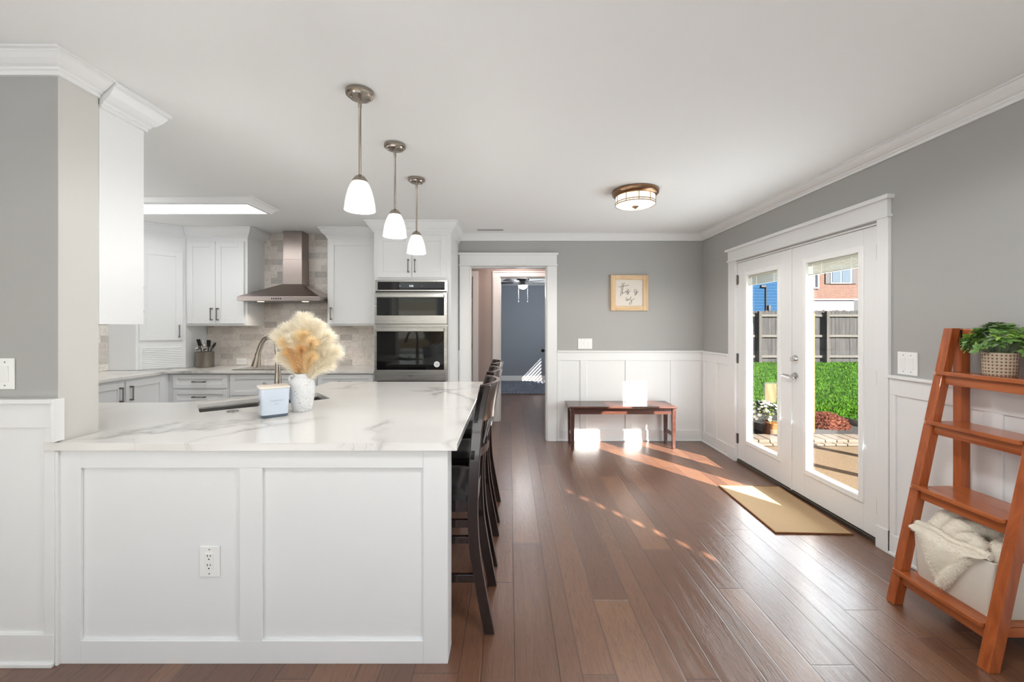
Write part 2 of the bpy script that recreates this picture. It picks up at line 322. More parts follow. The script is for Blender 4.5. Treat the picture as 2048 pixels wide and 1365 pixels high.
# ------------------------------------------------------------------ mesh helpers
class MB:
    def __init__(s): s.bm = bmesh.new()
    def box(s, x0, x1, y0, y1, z0, z1):
        v = [s.bm.verts.new(p) for p in ((x0,y0,z0),(x1,y0,z0),(x1,y1,z0),(x0,y1,z0),(x0,y0,z1),(x1,y0,z1),(x1,y1,z1),(x0,y1,z1))]
        for f in ((0,3,2,1),(4,5,6,7),(0,1,5,4),(1,2,6,5),(2,3,7,6),(3,0,4,7)): s.bm.faces.new([v[i] for i in f])
        return s
    def hexa(s, b, t):
        v = [s.bm.verts.new(p) for p in list(b)+list(t)]
        for f in ((0,3,2,1),(4,5,6,7),(0,1,5,4),(1,2,6,5),(2,3,7,6),(3,0,4,7)): s.bm.faces.new([v[i] for i in f])
        return s
    def prism(s, poly, a0, a1, axis='z'):
        def P(p, a): return {'z': (p[0], p[1], a), 'y': (p[0], a, p[1]), 'x': (a, p[0], p[1])}[axis]
        b = [s.bm.verts.new(P(p, a0)) for p in poly]; t = [s.bm.verts.new(P(p, a1)) for p in poly]
        s.bm.faces.new(b[::-1]); s.bm.faces.new(t); n = len(poly)
        for i in range(n): s.bm.faces.new((b[i], b[(i+1) % n], t[(i+1) % n], t[i]))
        return s
    def tube(s, pts, r, n=10, caps=True, flat=None, closed=False):
        pts = [Vector(p) for p in pts]; k = len(pts); rings = []; up = None
        for i, p in enumerate(pts):
            if closed: d = pts[(i+1) % k]-pts[i-1]
            else: d = pts[min(i+1, k-1)]-pts[max(i-1, 0)]
            d.normalize()
            if up is None: up = Vector((0, 0, 1)) if abs(d.z) < 0.9 else Vector((0, 1, 0))
            a = d.cross(up)
            if a.length < 1e-5: a = d.orthogonal()
            a.normalize(); b = a.cross(d).normalized(); up = b
            rr = r[i] if isinstance(r, (list, tuple)) else r
            fa, fb = flat or (1, 1)
            rings.append([s.bm.verts.new(p+a*math.cos(2*PI*j/n)*rr*fa+b*math.sin(2*PI*j/n)*rr*fb) for j in range(n)])
        m = k if closed else k-1
        for i in range(m):
            A, B = rings[i], rings[(i+1) % k]
            for j in range(n): s.bm.faces.new((A[j], A[(j+1) % n], B[(j+1) % n], B[j]))
        if caps and not closed: s.bm.faces.new(rings[0][::-1]); s.bm.faces.new(rings[-1])
        return s
    def lathe(s, prof, c=(0, 0, 0), n=32, axis='z', sx=1, sy=1):
        def P(r, h, a):
            x, y = r*math.cos(a)*sx, r*math.sin(a)*sy
            q = {'z': (x, y, h), 'y': (x, h, y), 'x': (h, x, y)}[axis]
            return (q[0]+c[0], q[1]+c[1], q[2]+c[2])
        rings = []
        for r, h in prof:
            if r < 1e-6: rings.append([s.bm.verts.new(P(0, h, 0))])
            else: rings.append([s.bm.verts.new(P(r, h, 2*PI*j/n)) for j in range(n)])
        for A, B in zip(rings, rings[1:]):
            for j in range(n):
                k = (j+1) % n
                if len(A) == 1 and len(B) == 1: continue
                if len(A) == 1: s.bm.faces.new((A[0], B[k], B[j]))
                elif len(B) == 1: s.bm.faces.new((A[j], A[k], B[0]))
                else: s.bm.faces.new((A[j], A[k], B[k], B[j]))
        return s
    def ball(s, c, r, sx=1, sy=1, sz=1, u=12, v=8):
        return s.lathe([(r*math.sin(PI*i/v), -r*math.cos(PI*i/v)*sz) for i in range(v+1)], c, u, 'z', sx, sy)
    def face(s, pts): s.bm.faces.new([s.bm.verts.new(p) for p in pts]); return s
    def sweep(s, path, prof, pre=None, post=None):
        # profile (out, z) swept along a floor-plan path; 'out' is to the right of travel
        pth = [Vector(p) for p in path]
        def nrm(a, b):
            d = (b-a).normalized(); return Vector((d.y, -d.x))
        k = len(pth); rings = []
        for i, p in enumerate(pth):
            prv = pth[i-1] if i > 0 else (Vector(pre) if pre else None)
            nxt = pth[i+1] if i < k-1 else (Vector(post) if post else None)
            if prv is None: m = nrm(p, nxt)
            elif nxt is None: m = nrm(prv, p)
            else:
                n1, n2 = nrm(prv, p), nrm(p, nxt); m = (n1+n2); m = m/(m.length_squared/2) if m.length > 1e-6 else n1
            rings.append([s.bm.verts.new((p.x+m.x*o, p.y+m.y*o, z)) for o, z in prof])
        n = len(prof)
        for A, B in zip(rings, rings[1:]):
            for j in range(n): s.bm.faces.new((A[j], A[(j+1) % n], B[(j+1) % n], B[j]))
        s.bm.faces.new(rings[0][::-1]); s.bm.faces.new(rings[-1]); return s
    def build(s, name, mat, parent=None, bevel=0.0, smooth=False, seg=2, normals=True):
        if normals: bmesh.ops.recalc_face_normals(s.bm, faces=s.bm.faces)
        me = bpy.data.meshes.new(name); s.bm.to_mesh(me); s.bm.free()
        me.materials.append(M[mat] if isinstance(mat, str) else mat)
        if smooth: me.shade_smooth(); me.set_sharp_from_angle(angle=math.radians(smooth if smooth is not True else 40))
        o = bpy.data.objects.new(name, me); COL.objects.link(o)
        if parent: o.parent = parent
        if bevel:
            b = o.modifiers.new('bevel', 'BEVEL'); b.width = bevel; b.segments = seg; b.limit_method = 'ANGLE'; b.angle_limit = math.radians(40)
        return o
def tag(o, label=None, cat=None, group=None, kind=None):
    if label: o['label'] = label
    if cat: o['category'] = cat
    if group: o['group'] = group
    if kind: o['kind'] = kind
    return o
def thing(name, label, cat, loc=(0, 0, 0), rz=0.0, group=None, kind=None):
    o = bpy.data.objects.new(name, None); COL.objects.link(o); o.empty_display_size = 0.1
    o.location = loc; o.rotation_euler = (0, 0, rz); return tag(o, label, cat, group, kind)
def text_mesh(name, body, size, mat, parent, loc, rot, sp=1.0, ext=0.0004):
    td = bpy.data.curves.new(name, 'FONT'); td.body = body; td.size = size; td.align_x = 'CENTER'; td.extrude = ext; td.space_character = sp
    o = bpy.data.objects.new(name, td); COL.objects.link(o)
    me = bpy.data.meshes.new_from_object(o.evaluated_get(bpy.context.evaluated_depsgraph_get())); bpy.data.objects.remove(o); bpy.data.curves.remove(td)
    me.name = name; me.materials.clear(); me.materials.append(M[mat]); o = bpy.data.objects.new(name, me); COL.objects.link(o); o.parent = parent; o.location = loc; o.rotation_euler = rot; return o
def copy_tree(o, parent=None):
    c = o.copy(); COL.objects.link(c)
    if parent: c.parent = parent; c.matrix_parent_inverse = o.matrix_parent_inverse
    for ch in list(o.children): copy_tree(ch, c)
    return c
def struct(mb, name, mat, label=None, cat=None, parent=None, **kw):
    o = mb.build(name, mat, parent, **kw)
    if parent is None: tag(o, label, cat, kind='structure')
    return o
# ------------------------------------------------------------------ the room shell
XR, YB, XL, ZC = 2.339, 5.03, -4.28, 2.505
YREAR, YS0, YS1, XS = -3.5, 1.714, 1.879, -1.861
f = MB().box(XL-0.1, XR+0.1, YREAR-0.1, YB+0.06, -0.08, 0.0); f.box(-1.6, 1.7, YB+0.06, 6.12, -0.08, 0.0); f.box(-2.1, 2.0, 6.12, 10.6, -0.08, 0.0)
struct(f, 'floor', 'floor', 'dark brown hand-scraped plank floor running away from the viewer', 'floor')
struct(MB().box(XL-0.15, XR+0.15, YREAR-0.15, YB+0.13, ZC, ZC+0.15), 'ceiling', 'ceiling', 'smooth off-white ceiling over dining area and kitchen', 'ceiling')
# back wall with the hall doorway
DX0, DX1, DZ = -0.485, 0.4545, 2.115
w = MB().box(XL-0.12, DX0, YB, YB+0.12, 0, ZC); w.box(DX1, XR+0.12, YB, YB+0.12, 0, ZC); w.box(DX0, DX1, YB, YB+0.12, DZ, ZC)
struct(w, 'wall_back', 'wall', 'grey back wall with white-cased doorway to the hall', 'wall')
# right wall with french doors and one more window nearer than the frame
LY0, LY1, LZ = 2.612, 4.276, 2.05
WY0, WY1, WZ0, WZ1 = 0.45, 1.35, 0.72, 2.12
w = MB().box(XR, XR+0.12, LY1, YB, 0, ZC); w.box(XR, XR+0.12, WY1, LY0, 0, ZC); w.box(XR, XR+0.12, YREAR, WY0, 0, ZC)
w.box(XR, XR+0.12, LY0, LY1, LZ, ZC); w.box(XR, XR+0.12, WY0, WY1, 0, WZ0); w.box(XR, XR+0.12, WY0, WY1, WZ1, ZC)
struct(w, 'wall_right', 'wall', 'grey right wall around the white french doors', 'wall')
sw = struct(MB().box(XL, XS-0.004, YS0, YS1, 0, ZC), 'wall_divider', 'wall', 'grey stub wall at left ending beside the peninsula', 'wall')
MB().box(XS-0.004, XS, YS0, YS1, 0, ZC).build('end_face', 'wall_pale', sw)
struct(MB().box(XL-0.12, XL, YREAR, YB, 0, ZC), 'wall_left', 'wall', 'far left wall of the kitchen', 'wall')
rw = MB()
for a, b in ((XL-0.12, -3.7), (-2.1, -1.7), (-0.1, 0.35), (1.95, XR+0.12)): rw.box(a, b, YREAR-0.12, YREAR, 0, ZC)
for a, b in ((-3.7, -2.1), (-1.7, -0.1), (0.35, 1.95)): rw.box(a, b, YREAR-0.12, YREAR, 0, 0.65); rw.box(a, b, YREAR-0.12, YREAR, 2.25, ZC)
struct(rw, 'wall_rear', 'wall', 'grey wall with three added windows behind the viewer', 'wall')
for i, (a, b) in enumerate(((-3.7, -2.1), (-1.7, -0.1), (0.35, 1.95))):
    fr = MB().box(a, a+0.06, YREAR-0.09, YREAR-0.03, 0.65, 2.25); fr.box(b-0.06, b, YREAR-0.09, YREAR-0.03, 0.65, 2.25)
    fr.box(a+.06, b-.06, YREAR-0.09, YREAR-0.03, 0.65, 0.71); fr.box(a+.06, b-.06, YREAR-0.09, YREAR-0.03, 2.19, 2.25); fr.box(a+.06, b-.06, YREAR-0.085, YREAR-0.035, 1.43, 1.47)
    wo = struct(fr, 'window_%d' % (i+3), 'trim', 'white sash window added behind the viewer to let light in', 'window')  # unseen windows, added so light comes in from behind
    MB().box(a+.06, b-.06, YREAR-0.064, YREAR-0.058, 0.71, 2.19).build('glass', 'glass', wo)

# crown moulding
CR = [(0, 2.424), (0.012, 2.424), (0.012, 2.44), (0.02, 2.444), (0.022, 2.452), (0.034, 2.458), (0.05, 2.472), (0.062, 2.486), (0.068, 2.49), (0.068, 2.494), (0.082, 2.496), (0.082, ZC-0.001), (0, ZC-0.001)]
def crown(dz, k=1.0): return [(o*k, z+dz*(ZC-z)/0.081) for o, z in CR]
struct(MB().sweep([(-0.615, YB), (XR, YB), (XR, YREAR)], CR), 'trim_1', 'trim', 'white crown moulding along back and right walls', 'crown moulding')
struct(MB().sweep([(XL, YS0), (XS, YS0), (XS, YS1)], CR), 'trim_2', 'trim', 'white crown moulding wrapping the stub wall at left', 'crown moulding')

# wainscot: back wall
def wains_x(mb, x0, x1, y, stiles, ztop=1.094, side=-1):
    s = side
    def B(a, b, d, z0, z1): mb.box(a, b, min(y, y+s*d), max(y, y+s*d), z0, z1)
    B(x0, x1, 0.005, 0.0, ztop-0.02); B(x0, x1, 0.016, 0.975, ztop-0.018); B(x0, x1, 0.034, ztop-0.018, ztop); B(x0, x1, 0.018, 0.0, 0.13)
    B(x0, x1, 0.028, 0.0, 0.016)
    for a, b in stiles: B(a, b, 0.016, 0.13, 0.975)
wb = MB(); wains_x(wb, 0.575, XR-0.001, YB, [(0.575, 0.61), (0.855, 0.935), (1.40, 1.48), (1.945, 2.025), (2.30, 2.337)])
struct(wb, 'trim_3', 'trim', 'white board and batten wainscot behind the bench', 'wainscot', bevel=0.0025)
wb = MB(); wains_x(wb, -0.617, -0.603, YB, [])
struct(wb, 'trim_4', 'trim', 'narrow strip of white wainscot beside the oven cabinet', 'wainscot')
def wains_y(mb, y0, y1, x, stiles, side=-1, ztop=1.094):
    def B(a, b, d, z0, z1): mb.box(min(x, x+side*d), max(x, x+side*d), a, b, z0, z1)
    B(y0, y1, 0.005, 0.0, ztop-0.02); B(y0, y1, 0.016, 0.975, ztop-0.018); B(y0, y1, 0.034, ztop-0.018, ztop); B(y0, y1, 0.018, 0.0, 0.13); B(y0, y1, 0.028, 0.0, 0.016)
    for a, b in stiles: B(a, b, 0.016, 0.13, 0.975)
wb = MB(); wains_y(wb, 4.402, 4.994, XR, [(4.402, 4.43), (4.66, 4.74), (4.96, 4.994)])
struct(wb, 'trim_5', 'trim', 'white board and batten wainscot left of the french doors', 'wainscot', bevel=0.0025)
wb = MB(); wains_y(wb, YREAR, 2.538, XR, [(2.50, 2.538), (1.955, 2.035), (1.41, 1.49), (-0.2, -0.12), (-1.2, -1.12)])
struct(wb, 'trim_6', 'trim', 'white board and batten wainscot behind the ladder shelf', 'wainscot', bevel=0.0025)
wb = MB(); wains_x(wb, XL+0.002, XS-0.001, YS0, [(-1.905, XS-0.001), (-2.55, -2.47), (-3.2, -3.12)])
wb.box(XS, XS+0.012, YS0-0.016, YS0+0.03, 0.0, 0.88); wb.box(XS, XS+0.012, YS0-0.034, YS0+0.012, 0.92, 1.094)
struct(wb, 'trim_7', 'trim', 'white panelled wainscot on stub wall left of the peninsula', 'wainscot', bevel=0.0025)

# hall doorway casing and jamb
c = MB()
c.box(-0.603, DX0, YB-0.022, YB, 0.0, DZ); c.box(DX1, 0.572, YB-0.022, YB, 0.0, DZ)
c.box(-0.603, 0.572, YB-0.026, YB, DZ, 2.25); c.box(-0.612, 0.581, YB-0.034, YB, DZ, DZ+0.018); c.box(-0.618, 0.59, YB-0.045, YB, 2.25, 2.274)
c.box(DX0, DX0+0.015, YB-0.005, YB+0.125, 0, DZ); c.box(DX1-0.015, DX1, YB-0.005, YB+0.125, 0, DZ); c.box(DX0+.015, DX1-.015, YB-0.005, YB+0.125, DZ-0.015, DZ)
struct(c, 'trim_8', 'trim', 'white craftsman casing around the hall doorway', 'door casing', bevel=0.002)

# french door casing
c = MB()
c.box(XR-0.022, XR, 4.270, 4.400, 0, 2.065); c.box(XR-0.022, XR, 2.541, 2.620, 0, 2.065)
c.box(XR-0.026, XR, 2.541, 4.400, 2.065, 2.172); c.box(XR-0.034, XR, 2.533, 4.408, 2.062, 2.08); c.box(XR-0.048, XR, 2.518, 4.422, 2.172, 2.198)
c.box(XR-0.028, XR, 2.541, 2.622, 0, 0.14); c.box(XR-0.028, XR, 4.2701, 4.400, 0, 0.14)
c.box(XR+0.058, XR+0.085, LY1-0.045, LY1-0.016, 0.031, LZ-0.012); c.box(XR+0.058, XR+0.085, LY0+0.016, LY0+0.045, 0.031, LZ-0.012); c.box(XR+0.058, XR+0.085, LY0+0.045, LY1-0.045, LZ-0.05, LZ-0.012); c.box(XR, XR+0.12, LY1-0.016, LY1, 0, LZ); c.box(XR, XR+0.12, LY0, LY0+0.016, 0, LZ); c.box(XR, XR+0.12, LY0+.016, LY1-.016, LZ-0.012, LZ)
struct(c, 'trim_9', 'trim', 'white craftsman casing around the french doors', 'door casing', bevel=0.002)
struct(MB().box(XR-0.004, XR+0.14, LY0+0.017, LY1-0.017, 0.0, 0.03), 'trim_10', 'hinge', 'metal threshold under the french doors', 'threshold', bevel=0.003)

# french door leaves
def leaf(n, y0, y1, oy0, oy1, hinge_y, label, lever):
    xa, xb = XR+0.004, XR+0.048; z0, z1 = 0.036, 2.034; oz0, oz1 = 0.2275, 1.918
    d = MB(); d.box(xa, xb, y0, oy0, z0, z1).box(xa, xb, oy1, y1, z0, z1).box(xa, xb, oy0, oy1, z0, oz0).box(xa, xb, oy0, oy1, oz1, z1)
    do = struct(d, 'door_%d' % n, 'door', label, 'door', bevel=0.002)
    fr = MB(); m = 0.032
    for (a0, a1, b0, b1) in ((oy0-.008, oy0+m, oz0-.008, oz1+.008), (oy1-m, oy1+.008, oz0-.008, oz1+.008), (oy0+m, oy1-m, oz0-.008, oz0+m), (oy0+m, oy1-m, oz1-m, oz1+.008)):
        fr.box(xa-0.010, xb+0.008, a0, a1, b0, b1)
    fr.build('lite_frame', 'white_plastic', do, bevel=0.005, seg=3)
    sc = MB()
    for q in range(6):
        zz = oz0+0.1+q*(oz1-oz0-0.2)/5
        for yy in (oy0+0.006, oy1-0.006): sc.ball((xa-0.0105, yy, zz), 0.004, u=8, v=6)
    sc.build('screw_covers', 'white_plastic', do)
    MB().box(xa+0.026, xa+0.030, oy0+m, oy1-m, oz0+m, oz1-m).build('glass_pane', 'glass', do)
    bl = MB()
    zt = oz1-m
    for q in range(7): bl.box(xa+0.010, xa+0.022, oy0+m+0.003, oy1-m-0.003, zt-0.03-q*0.009, zt-0.024-q*0.009)
    bl.box(xa+0.009, xa+0.023, oy0+m+0.002, oy1-m-0.002, zt-0.022, zt-0.001); bl.box(xa+0.009, xa+0.023, oy0+m+0.002, oy1-m-0.002, zt-0.098, zt-0.087)
    b = bl.build('raised_blind', 'blind', do, bevel=0.001)
    cl = MB()
    for t in (0.12, 0.3, 0.86):
        yy = oy1-m-(oy1-oy0-2*m)*t; cl.box(xa+0.006, xa+0.008, yy-0.006, yy+0.006, zt-0.1, zt-0.02)
    cl.build('blind_tape', 'blindtape', b)
    for zz in (0.24, 1.06, 1.865):
        h = MB(); h.lathe([(0, -0.05), (0.007, -0.05), (0.007, 0.05), (0, 0.05)], (xa-0.004, hinge_y, zz), 10); h.box(xa-0.002, xa+0.002, hinge_y-0.02, hinge_y+0.02, zz-0.048, zz+0.048)
        h.build('hinge', 'hinge', do, smooth=True)
    if lever:
        ly = y1-0.045
        h = MB(); h.lathe([(0, 0.012), (0.02, 0.012), (0.03, 0.008), (0.033, 0), (0, 0)], (xa, ly, 0.98), 24, 'x')
        for v in h.bm.verts: v.co.x = xa-(v.co.x-xa)
        h.tube([(xa-0.01, ly, 0.98), (xa-0.055, ly, 0.98)], 0.011)
        h.tube([(xa-0.052, ly-0.005, 0.98), (xa-0.056, ly+0.03, 0.981), (xa-0.054, ly+0.075, 0.985), (xa-0.05, ly+0.115, 0.978)], [0.012, 0.012, 0.010, 0.008], flat=(0.8, 1))
        h.build('lever_handle', 'chrome', do, smooth=True)
        h = MB(); h.lathe([(0, 0.022), (0.017, 0.022), (0.028, 0.012), (0.032, 0), (0, 0)], (xa, ly, 1.122), 24, 'x')
        for v in h.bm.verts: v.co.x = xa-(v.co.x-xa)
        h.box(xa-0.042, xa-0.02, ly-0.005, ly+0.005, 1.104, 1.140)
        h.build('deadbolt', 'chrome', do, smooth=True, bevel=0.001)
    return do
M['blind'] = plain('grey_green_blind', (188, 188, 172), 0.5); M['blindtape'] = plain('blind_cord_tape', (232, 232, 224), 0.6)
leaf(1, 3.4444, 4.256, 3.588, 4.12, 4.262, 'left white french door leaf with full glass lite', False)
leaf(2, 2.632, 3.4438, 2.749, 3.301, 2.627, 'right white french door leaf with chrome lever and deadbolt', True)
struct(MB().box(XR-0.004, XR+0.003, 3.437, 3.451, 0.036, 2.034), 'trim_11', 'door', 'white astragal strip between the french doors', 'door trim')

# window nearer than the frame on the right wall, its two closed shades leaving a slit
fr = MB().box(XR-0.02, XR+0.1, WY0, WY0+0.05, WZ0, WZ1); fr.box(XR-0.02, XR+0.1, WY1-0.05, WY1, WZ0, WZ1); fr.box(XR-0.02, XR+0.1, WY0+.05, WY1-.05, WZ1-0.05, WZ1); fr.box(XR-0.04, XR+0.1, WY0-.03, WY1+.03, WZ0-0.01, WZ0+0.03)
wo = struct(fr, 'window_2', 'trim', 'white window with drawn shades beyond the ladder shelf', 'window', bevel=0.002)
MB().box(XR+0.07, XR+0.075, WY0+.05, WY1-.05, WZ0+0.03, WZ1-0.05).build('glass', 'glass', wo)
sh = MB(); sh.box(XR+0.03, XR+0.036, WY0+.051, 0.853, WZ0+0.031, WZ1-0.051); sh.box(XR+0.03, XR+0.036, 0.925, WY1-.051, WZ0+0.031, WZ1-0.051)
sh.build('shade', 'blind', wo)
sl = MB(); z = WZ0+0.10
while z < WZ1-0.1: sl.box(XR+0.028, XR+0.038, 0.85, 0.93, z, z+0.05); z += 0.105
sl.build('shade_rung', 'blind', wo)

# ------------------------------------------------------------------ hall and bedroom beyond the doorway
h = MB(); YH = 6.06
h.box(-1.6, -1.33, YH, YH+0.12, 0, 2.44); h.box(-0.533, -0.139, YH, YH+0.12, 0, 2.44); h.box(0.665, 1.7, YH, YH+0.12, 0, 2.44)
h.box(-1.33, -0.533, YH, YH+0.12, 2.11, 2.44); h.box(-0.139, 0.665, YH, YH+0.12, 2.11, 2.44)
h.box(-1.72, -1.6, YB+0.12, YH+0.12, 0, 2.44); h.box(1.7, 1.82, YB+0.12, YH+0.12, 0, 2.44)
struct(h, 'wall_hall', 'wallhall', 'taupe hall wall seen through the doorway', 'wall')
struct(MB().box(-1.72, 1.82, YB+0.13, YH+0.12, 2.44, 2.55), 'ceiling_hall', 'ceiling', 'hall ceiling beyond the doorway', 'ceiling')
c = MB()
for a, b in ((-0.248, -0.139), (0.665, 0.774)): c.box(a, b, YH-0.018, YH, 0, 2.11); c.box(a+0.012 if a < 0 else a, b if a < 0 else b-0.012, YH-0.026, YH, 0, 2.11)
c.box(-0.248, 0.774, YH-0.018, YH, 2.11, 2.19); c.box(-0.248, 0.774, YH-0.026, YH, 2.172, 2.19)
c.box(-0.139, -0.125, YH, YH+0.12, 0, 2.11); c.box(0.651, 0.665, YH, YH+0.12, 0, 2.11); c.box(-.125, .651, YH, YH+0.12, 2.096, 2.11)
struct(c, 'trim_12', 'trim', 'white casing around the bedroom doorway', 'door casing', bevel=0.002)
c = MB(); c.box(-0.533, -0.455, YH-0.022, YH, 0, 2.19); c.box(-1.42, -1.33, YH-0.022, YH, 0, 2.19); c.box(-1.33, -0.533, YH-0.022, YH, 2.11, 2.19); c.box(-0.547, -0.533, YH, YH+0.12, 0, 2.11); c.box(-1.33, -1.316, YH, YH+0.12, 0, 2.11)
struct(c, 'trim_13', 'trim', 'white casing of hall closet door at left', 'door casing', bevel=0.002)
dd = struct(MB().box(-1.312, -0.549, YH+0.04, YH+0.075, 0.01, 2.10), 'door_3', 'door', 'closed closet door at left end of the hall', 'door')
pn = MB()
for a, b in ((-1.25, -0.98), (-0.88, -0.61)):
    for z0, z1 in ((0.15, 0.8), (0.95, 1.55), (1.65, 2.0)): pn.box(a, b, YH+0.034, YH+0.04, z0, z1)
pn.build('raised_panel', 'door', dd, bevel=0.004)
for zz in (0.35, 1.1, 1.85): MB().box(-0.56, -0.549, YH+0.028, YH+0.04, zz-0.045, zz+0.045).build('hinge', 'hinge', dd)
bb = MB(); bb.box(-0.455, -0.25, YH-0.014, YH, 0, 0.1); bb.box(0.776, 1.7, YH-0.014, YH, 0, 0.1)
struct(bb, 'baseboard_hall', 'trim', 'white baseboard in the hall', 'baseboard')
b = MB(); YF = 10.5
b.box(-2.2, 2.0, YF, YF+0.1, 0, 2.41); b.box(-2.2, -2.1, YH+0.12, YF, 0, 2.41)
b.box(1.9, 2.0, YH+0.12, 8.12, 0, 2.41); b.box(1.9, 2.0, 9.02, YF, 0, 2.41); b.box(1.9, 2.0, 8.12, 9.02, 0, 0.85); b.box(1.9, 2.0, 8.12, 9.02, 1.85, 2.41)
b.box(-2.2, -0.14, YH+0.121, YH+0.14, 0, 2.41); b.box(0.666, 2.0, YH+0.121, YH+0.14, 0, 2.41)
struct(b, 'wall_bedroom', 'wallbed', 'blue grey bedroom walls at the end of the view', 'wall')
struct(MB().box(-2.2, 2.0, YH+0.121, YF+0.1, 2.41, 2.52), 'ceiling_bedroom', 'ceiling', 'bedroom ceiling above the fan', 'ceiling')
struct(MB().box(-2.1, 1.9, YF-0.016, YF, 0, 0.13), 'baseboard_bedroom', 'trim', 'white baseboard along far bedroom wall', 'baseboard')
fr = MB().box(1.895, 1.99, 8.12, 8.16, 0.85, 1.85); fr.box(1.895, 1.99, 8.98, 9.02, 0.85, 1.85); fr.box(1.895, 1.99, 8.16, 8.98, 0.85, 0.89); fr.box(1.895, 1.99, 8.16, 8.98, 1.81, 1.85)
wo = struct(fr, 'window_1', 'trim', 'bedroom window with slatted blind', 'window')
MB().box(1.965, 1.97, 8.16, 8.98, 0.89, 1.81).build('glass', 'glass', wo)
sl = MB(); z = 0.90
while z < 1.80: sl.hexa([(1.91, 8.162, z+0.018), (1.955, 8.162, z+0.018), (1.955, 8.978, z+0.018), (1.91, 8.978, z+0.018)], [(1.91, 8.162, z+0.021), (1.955, 8.162, z+0.021), (1.955, 8.978, z+0.021), (1.91, 8.978, z+0.021)]); z += 0.088
sl.build('blind_slats', 'trim', wo)
# open bedroom door, swung into the room
d = MB(); d.box(0.600, 0.636, 6.21, 6.98, 0.012, 2.09)
do = struct(d, 'door_4', 'dooroak', 'dark panelled bedroom door standing open', 'door', bevel=0.002)
pn = MB()
for a, b_ in ((6.3, 6.55), (6.64, 6.89)):
    for z0, z1 in ((0.2, 0.8), (0.98, 1.5), (1.62, 1.98)): pn.box(0.592, 0.600, a, b_, z0, z1)
pn.build('raised_panel', 'dooroak', do, bevel=0.004)
k = MB(); k.tube([(0.600, 6.91, 0.98), (0.57, 6.91, 0.98)], 0.012); k.ball((0.553, 6.91, 0.98), 0.028); k.build('knob', 'rubberblack', do, smooth=True)

# house eave; unseen cover added beyond it to trim the sun patches
struct(MB().box(XR+0.12, XR+0.36, YREAR, 6.2, 2.52, 2.62), 'roof', 'post', 'white roof overhang above the french doors', 'roof')
struct(MB().box(XR+0.125, 4.85, 2.71, 6.0, 2.445, 2.515), 'roof_sun_cutter', 'post', 'unseen white cover added outside to cut the sun through the doors', 'roof')
# ------------------------------------------------------------------ cabinetry
def shaker(w, h, name='door', parent=None, loc=(0, 0, 0), st=0.06, mat='cab', t=0.02):
    # local: width x, height z, front at y = -t
    m = MB(); g = 0.0
    m.box(0, st, -t, 0, 0, h); m.box(w-st, w, -t, 0, 0, h); m.box(st, w-st, -t, 0, 0, st); m.box(st, w-st, -t, 0, h-st, h); m.box(st, w-st, -t+0.009, 0, st, h-st)
    o = m.build(name, mat, parent, bevel=0.0015); o.location = loc; return o
def pull(parent, x, z, L=0.14, vert=True, y=-0.02, mat='pull'):
    m = MB()
    if vert:
        m.box(-0.005, 0.005, -0.036, -0.026, -L/2, L/2)
        for s in (-1, 1): m.box(-0.007, 0.007, -0.036, 0, s*(L/2-0.008)-0.008, s*(L/2-0.008)+0.008)
    else:
        m.box(-L/2, L/2, -0.036, -0.026, -0.005, 0.005)
        for s in (-1, 1): m.box(s*(L/2-0.008)-0.008, s*(L/2-0.008)+0.008, -0.036, 0, -0.007, 0.007)
    o = m.build('handle', mat, parent, bevel=0.003); o.location = (x, y, z); return o
CC = [(0, 2.385), (0.010, 2.385), (0.010, 2.40), (0.018, 2.404), (0.02, 2.414), (0.032, 2.422), (0.05, 2.444), (0.062, 2.466), (0.066, 2.474), (0.066, 2.48), (0.078, 2.484), (0.078, ZC-0.002), (0, ZC-0.002)]

# upper cabinet left of the hood
t = thing('wall_cabinet', 'white two-door wall cabinet left of the range hood', 'cabinet', (-3.664, 4.70, 1.394), group='kitchen wall cabinets')
m = MB(); W1 = 0.697; m.box(0, W1, 0, 0.328, 0, 0.012+0.99); m.build('carcass', 'cab', t, bevel=0.002)
for i in range(2):
    d = shaker(0.318, 0.925, 'door', t, (0.026+i*0.322, 0, 0.025)); pull(d, 0.318-0.032 if i == 0 else 0.032, 0.105)
cr = MB().sweep([(-3.664, 4.70), (-2.967, 4.70), (-2.967, 5.028)], CC, pre=(-3.98, 4.42)); o = cr.build('crown', 'cab', t); o.location = (3.664, -4.70, -1.394)
# right of the hood
t = thing('wall_cabinet', 'white single-door wall cabinet between hood and ovens', 'cabinet', (-2.061, 4.70, 1.394), group='kitchen wall cabinets')
m = MB(); m.box(0, 0.618, 0, 0.328, 0, 1.002); m.build('carcass', 'cab', t, bevel=0.002)
d = shaker(0.54, 0.945, 'door', t, (0.02, 0, 0.022)); pull(d, 0.034, 0.115)
cr = MB().sweep([(-2.061, 5.028), (-2.061, 4.70), (-1.445, 4.70)], CC); o = cr.build('crown', 'cab', t); o.location = (2.061, -4.70, -1.394)
# corner cabinet with appliance garage
t = thing('corner_cabinet', 'white diagonal corner cabinet with slatted appliance garage', 'cabinet', (0, 0, 0), group='kitchen wall cabinets')
A, B_ = Vector((-3.98, 4.42)), Vector((-3.667, 4.70))
m = MB().prism([(-4.278, 4.42), (-3.98, 4.42), (-3.667, 4.70), (-3.667, 5.028), (-4.278, 5.028)], 0.918, 2.394); m.build('carcass', 'cab', t, bevel=0.002)
cr = MB().sweep([(-4.278, 4.42), (-3.98, 4.42), (-3.667, 4.70)], CC, post=(-2.967, 4.70)); cr.build('crown', 'cab', t)
ang = math.atan2(B_.y-A.y, B_.x-A.x); Ld = (B_-A).length
d = shaker(Ld-0.055, 0.99, 'door', t, (A.x+0.028*math.cos(ang), A.y+0.028*math.sin(ang), 1.235)); d.rotation_euler = (0, 0, ang); pull(d, Ld-0.055-0.03, 0.10)
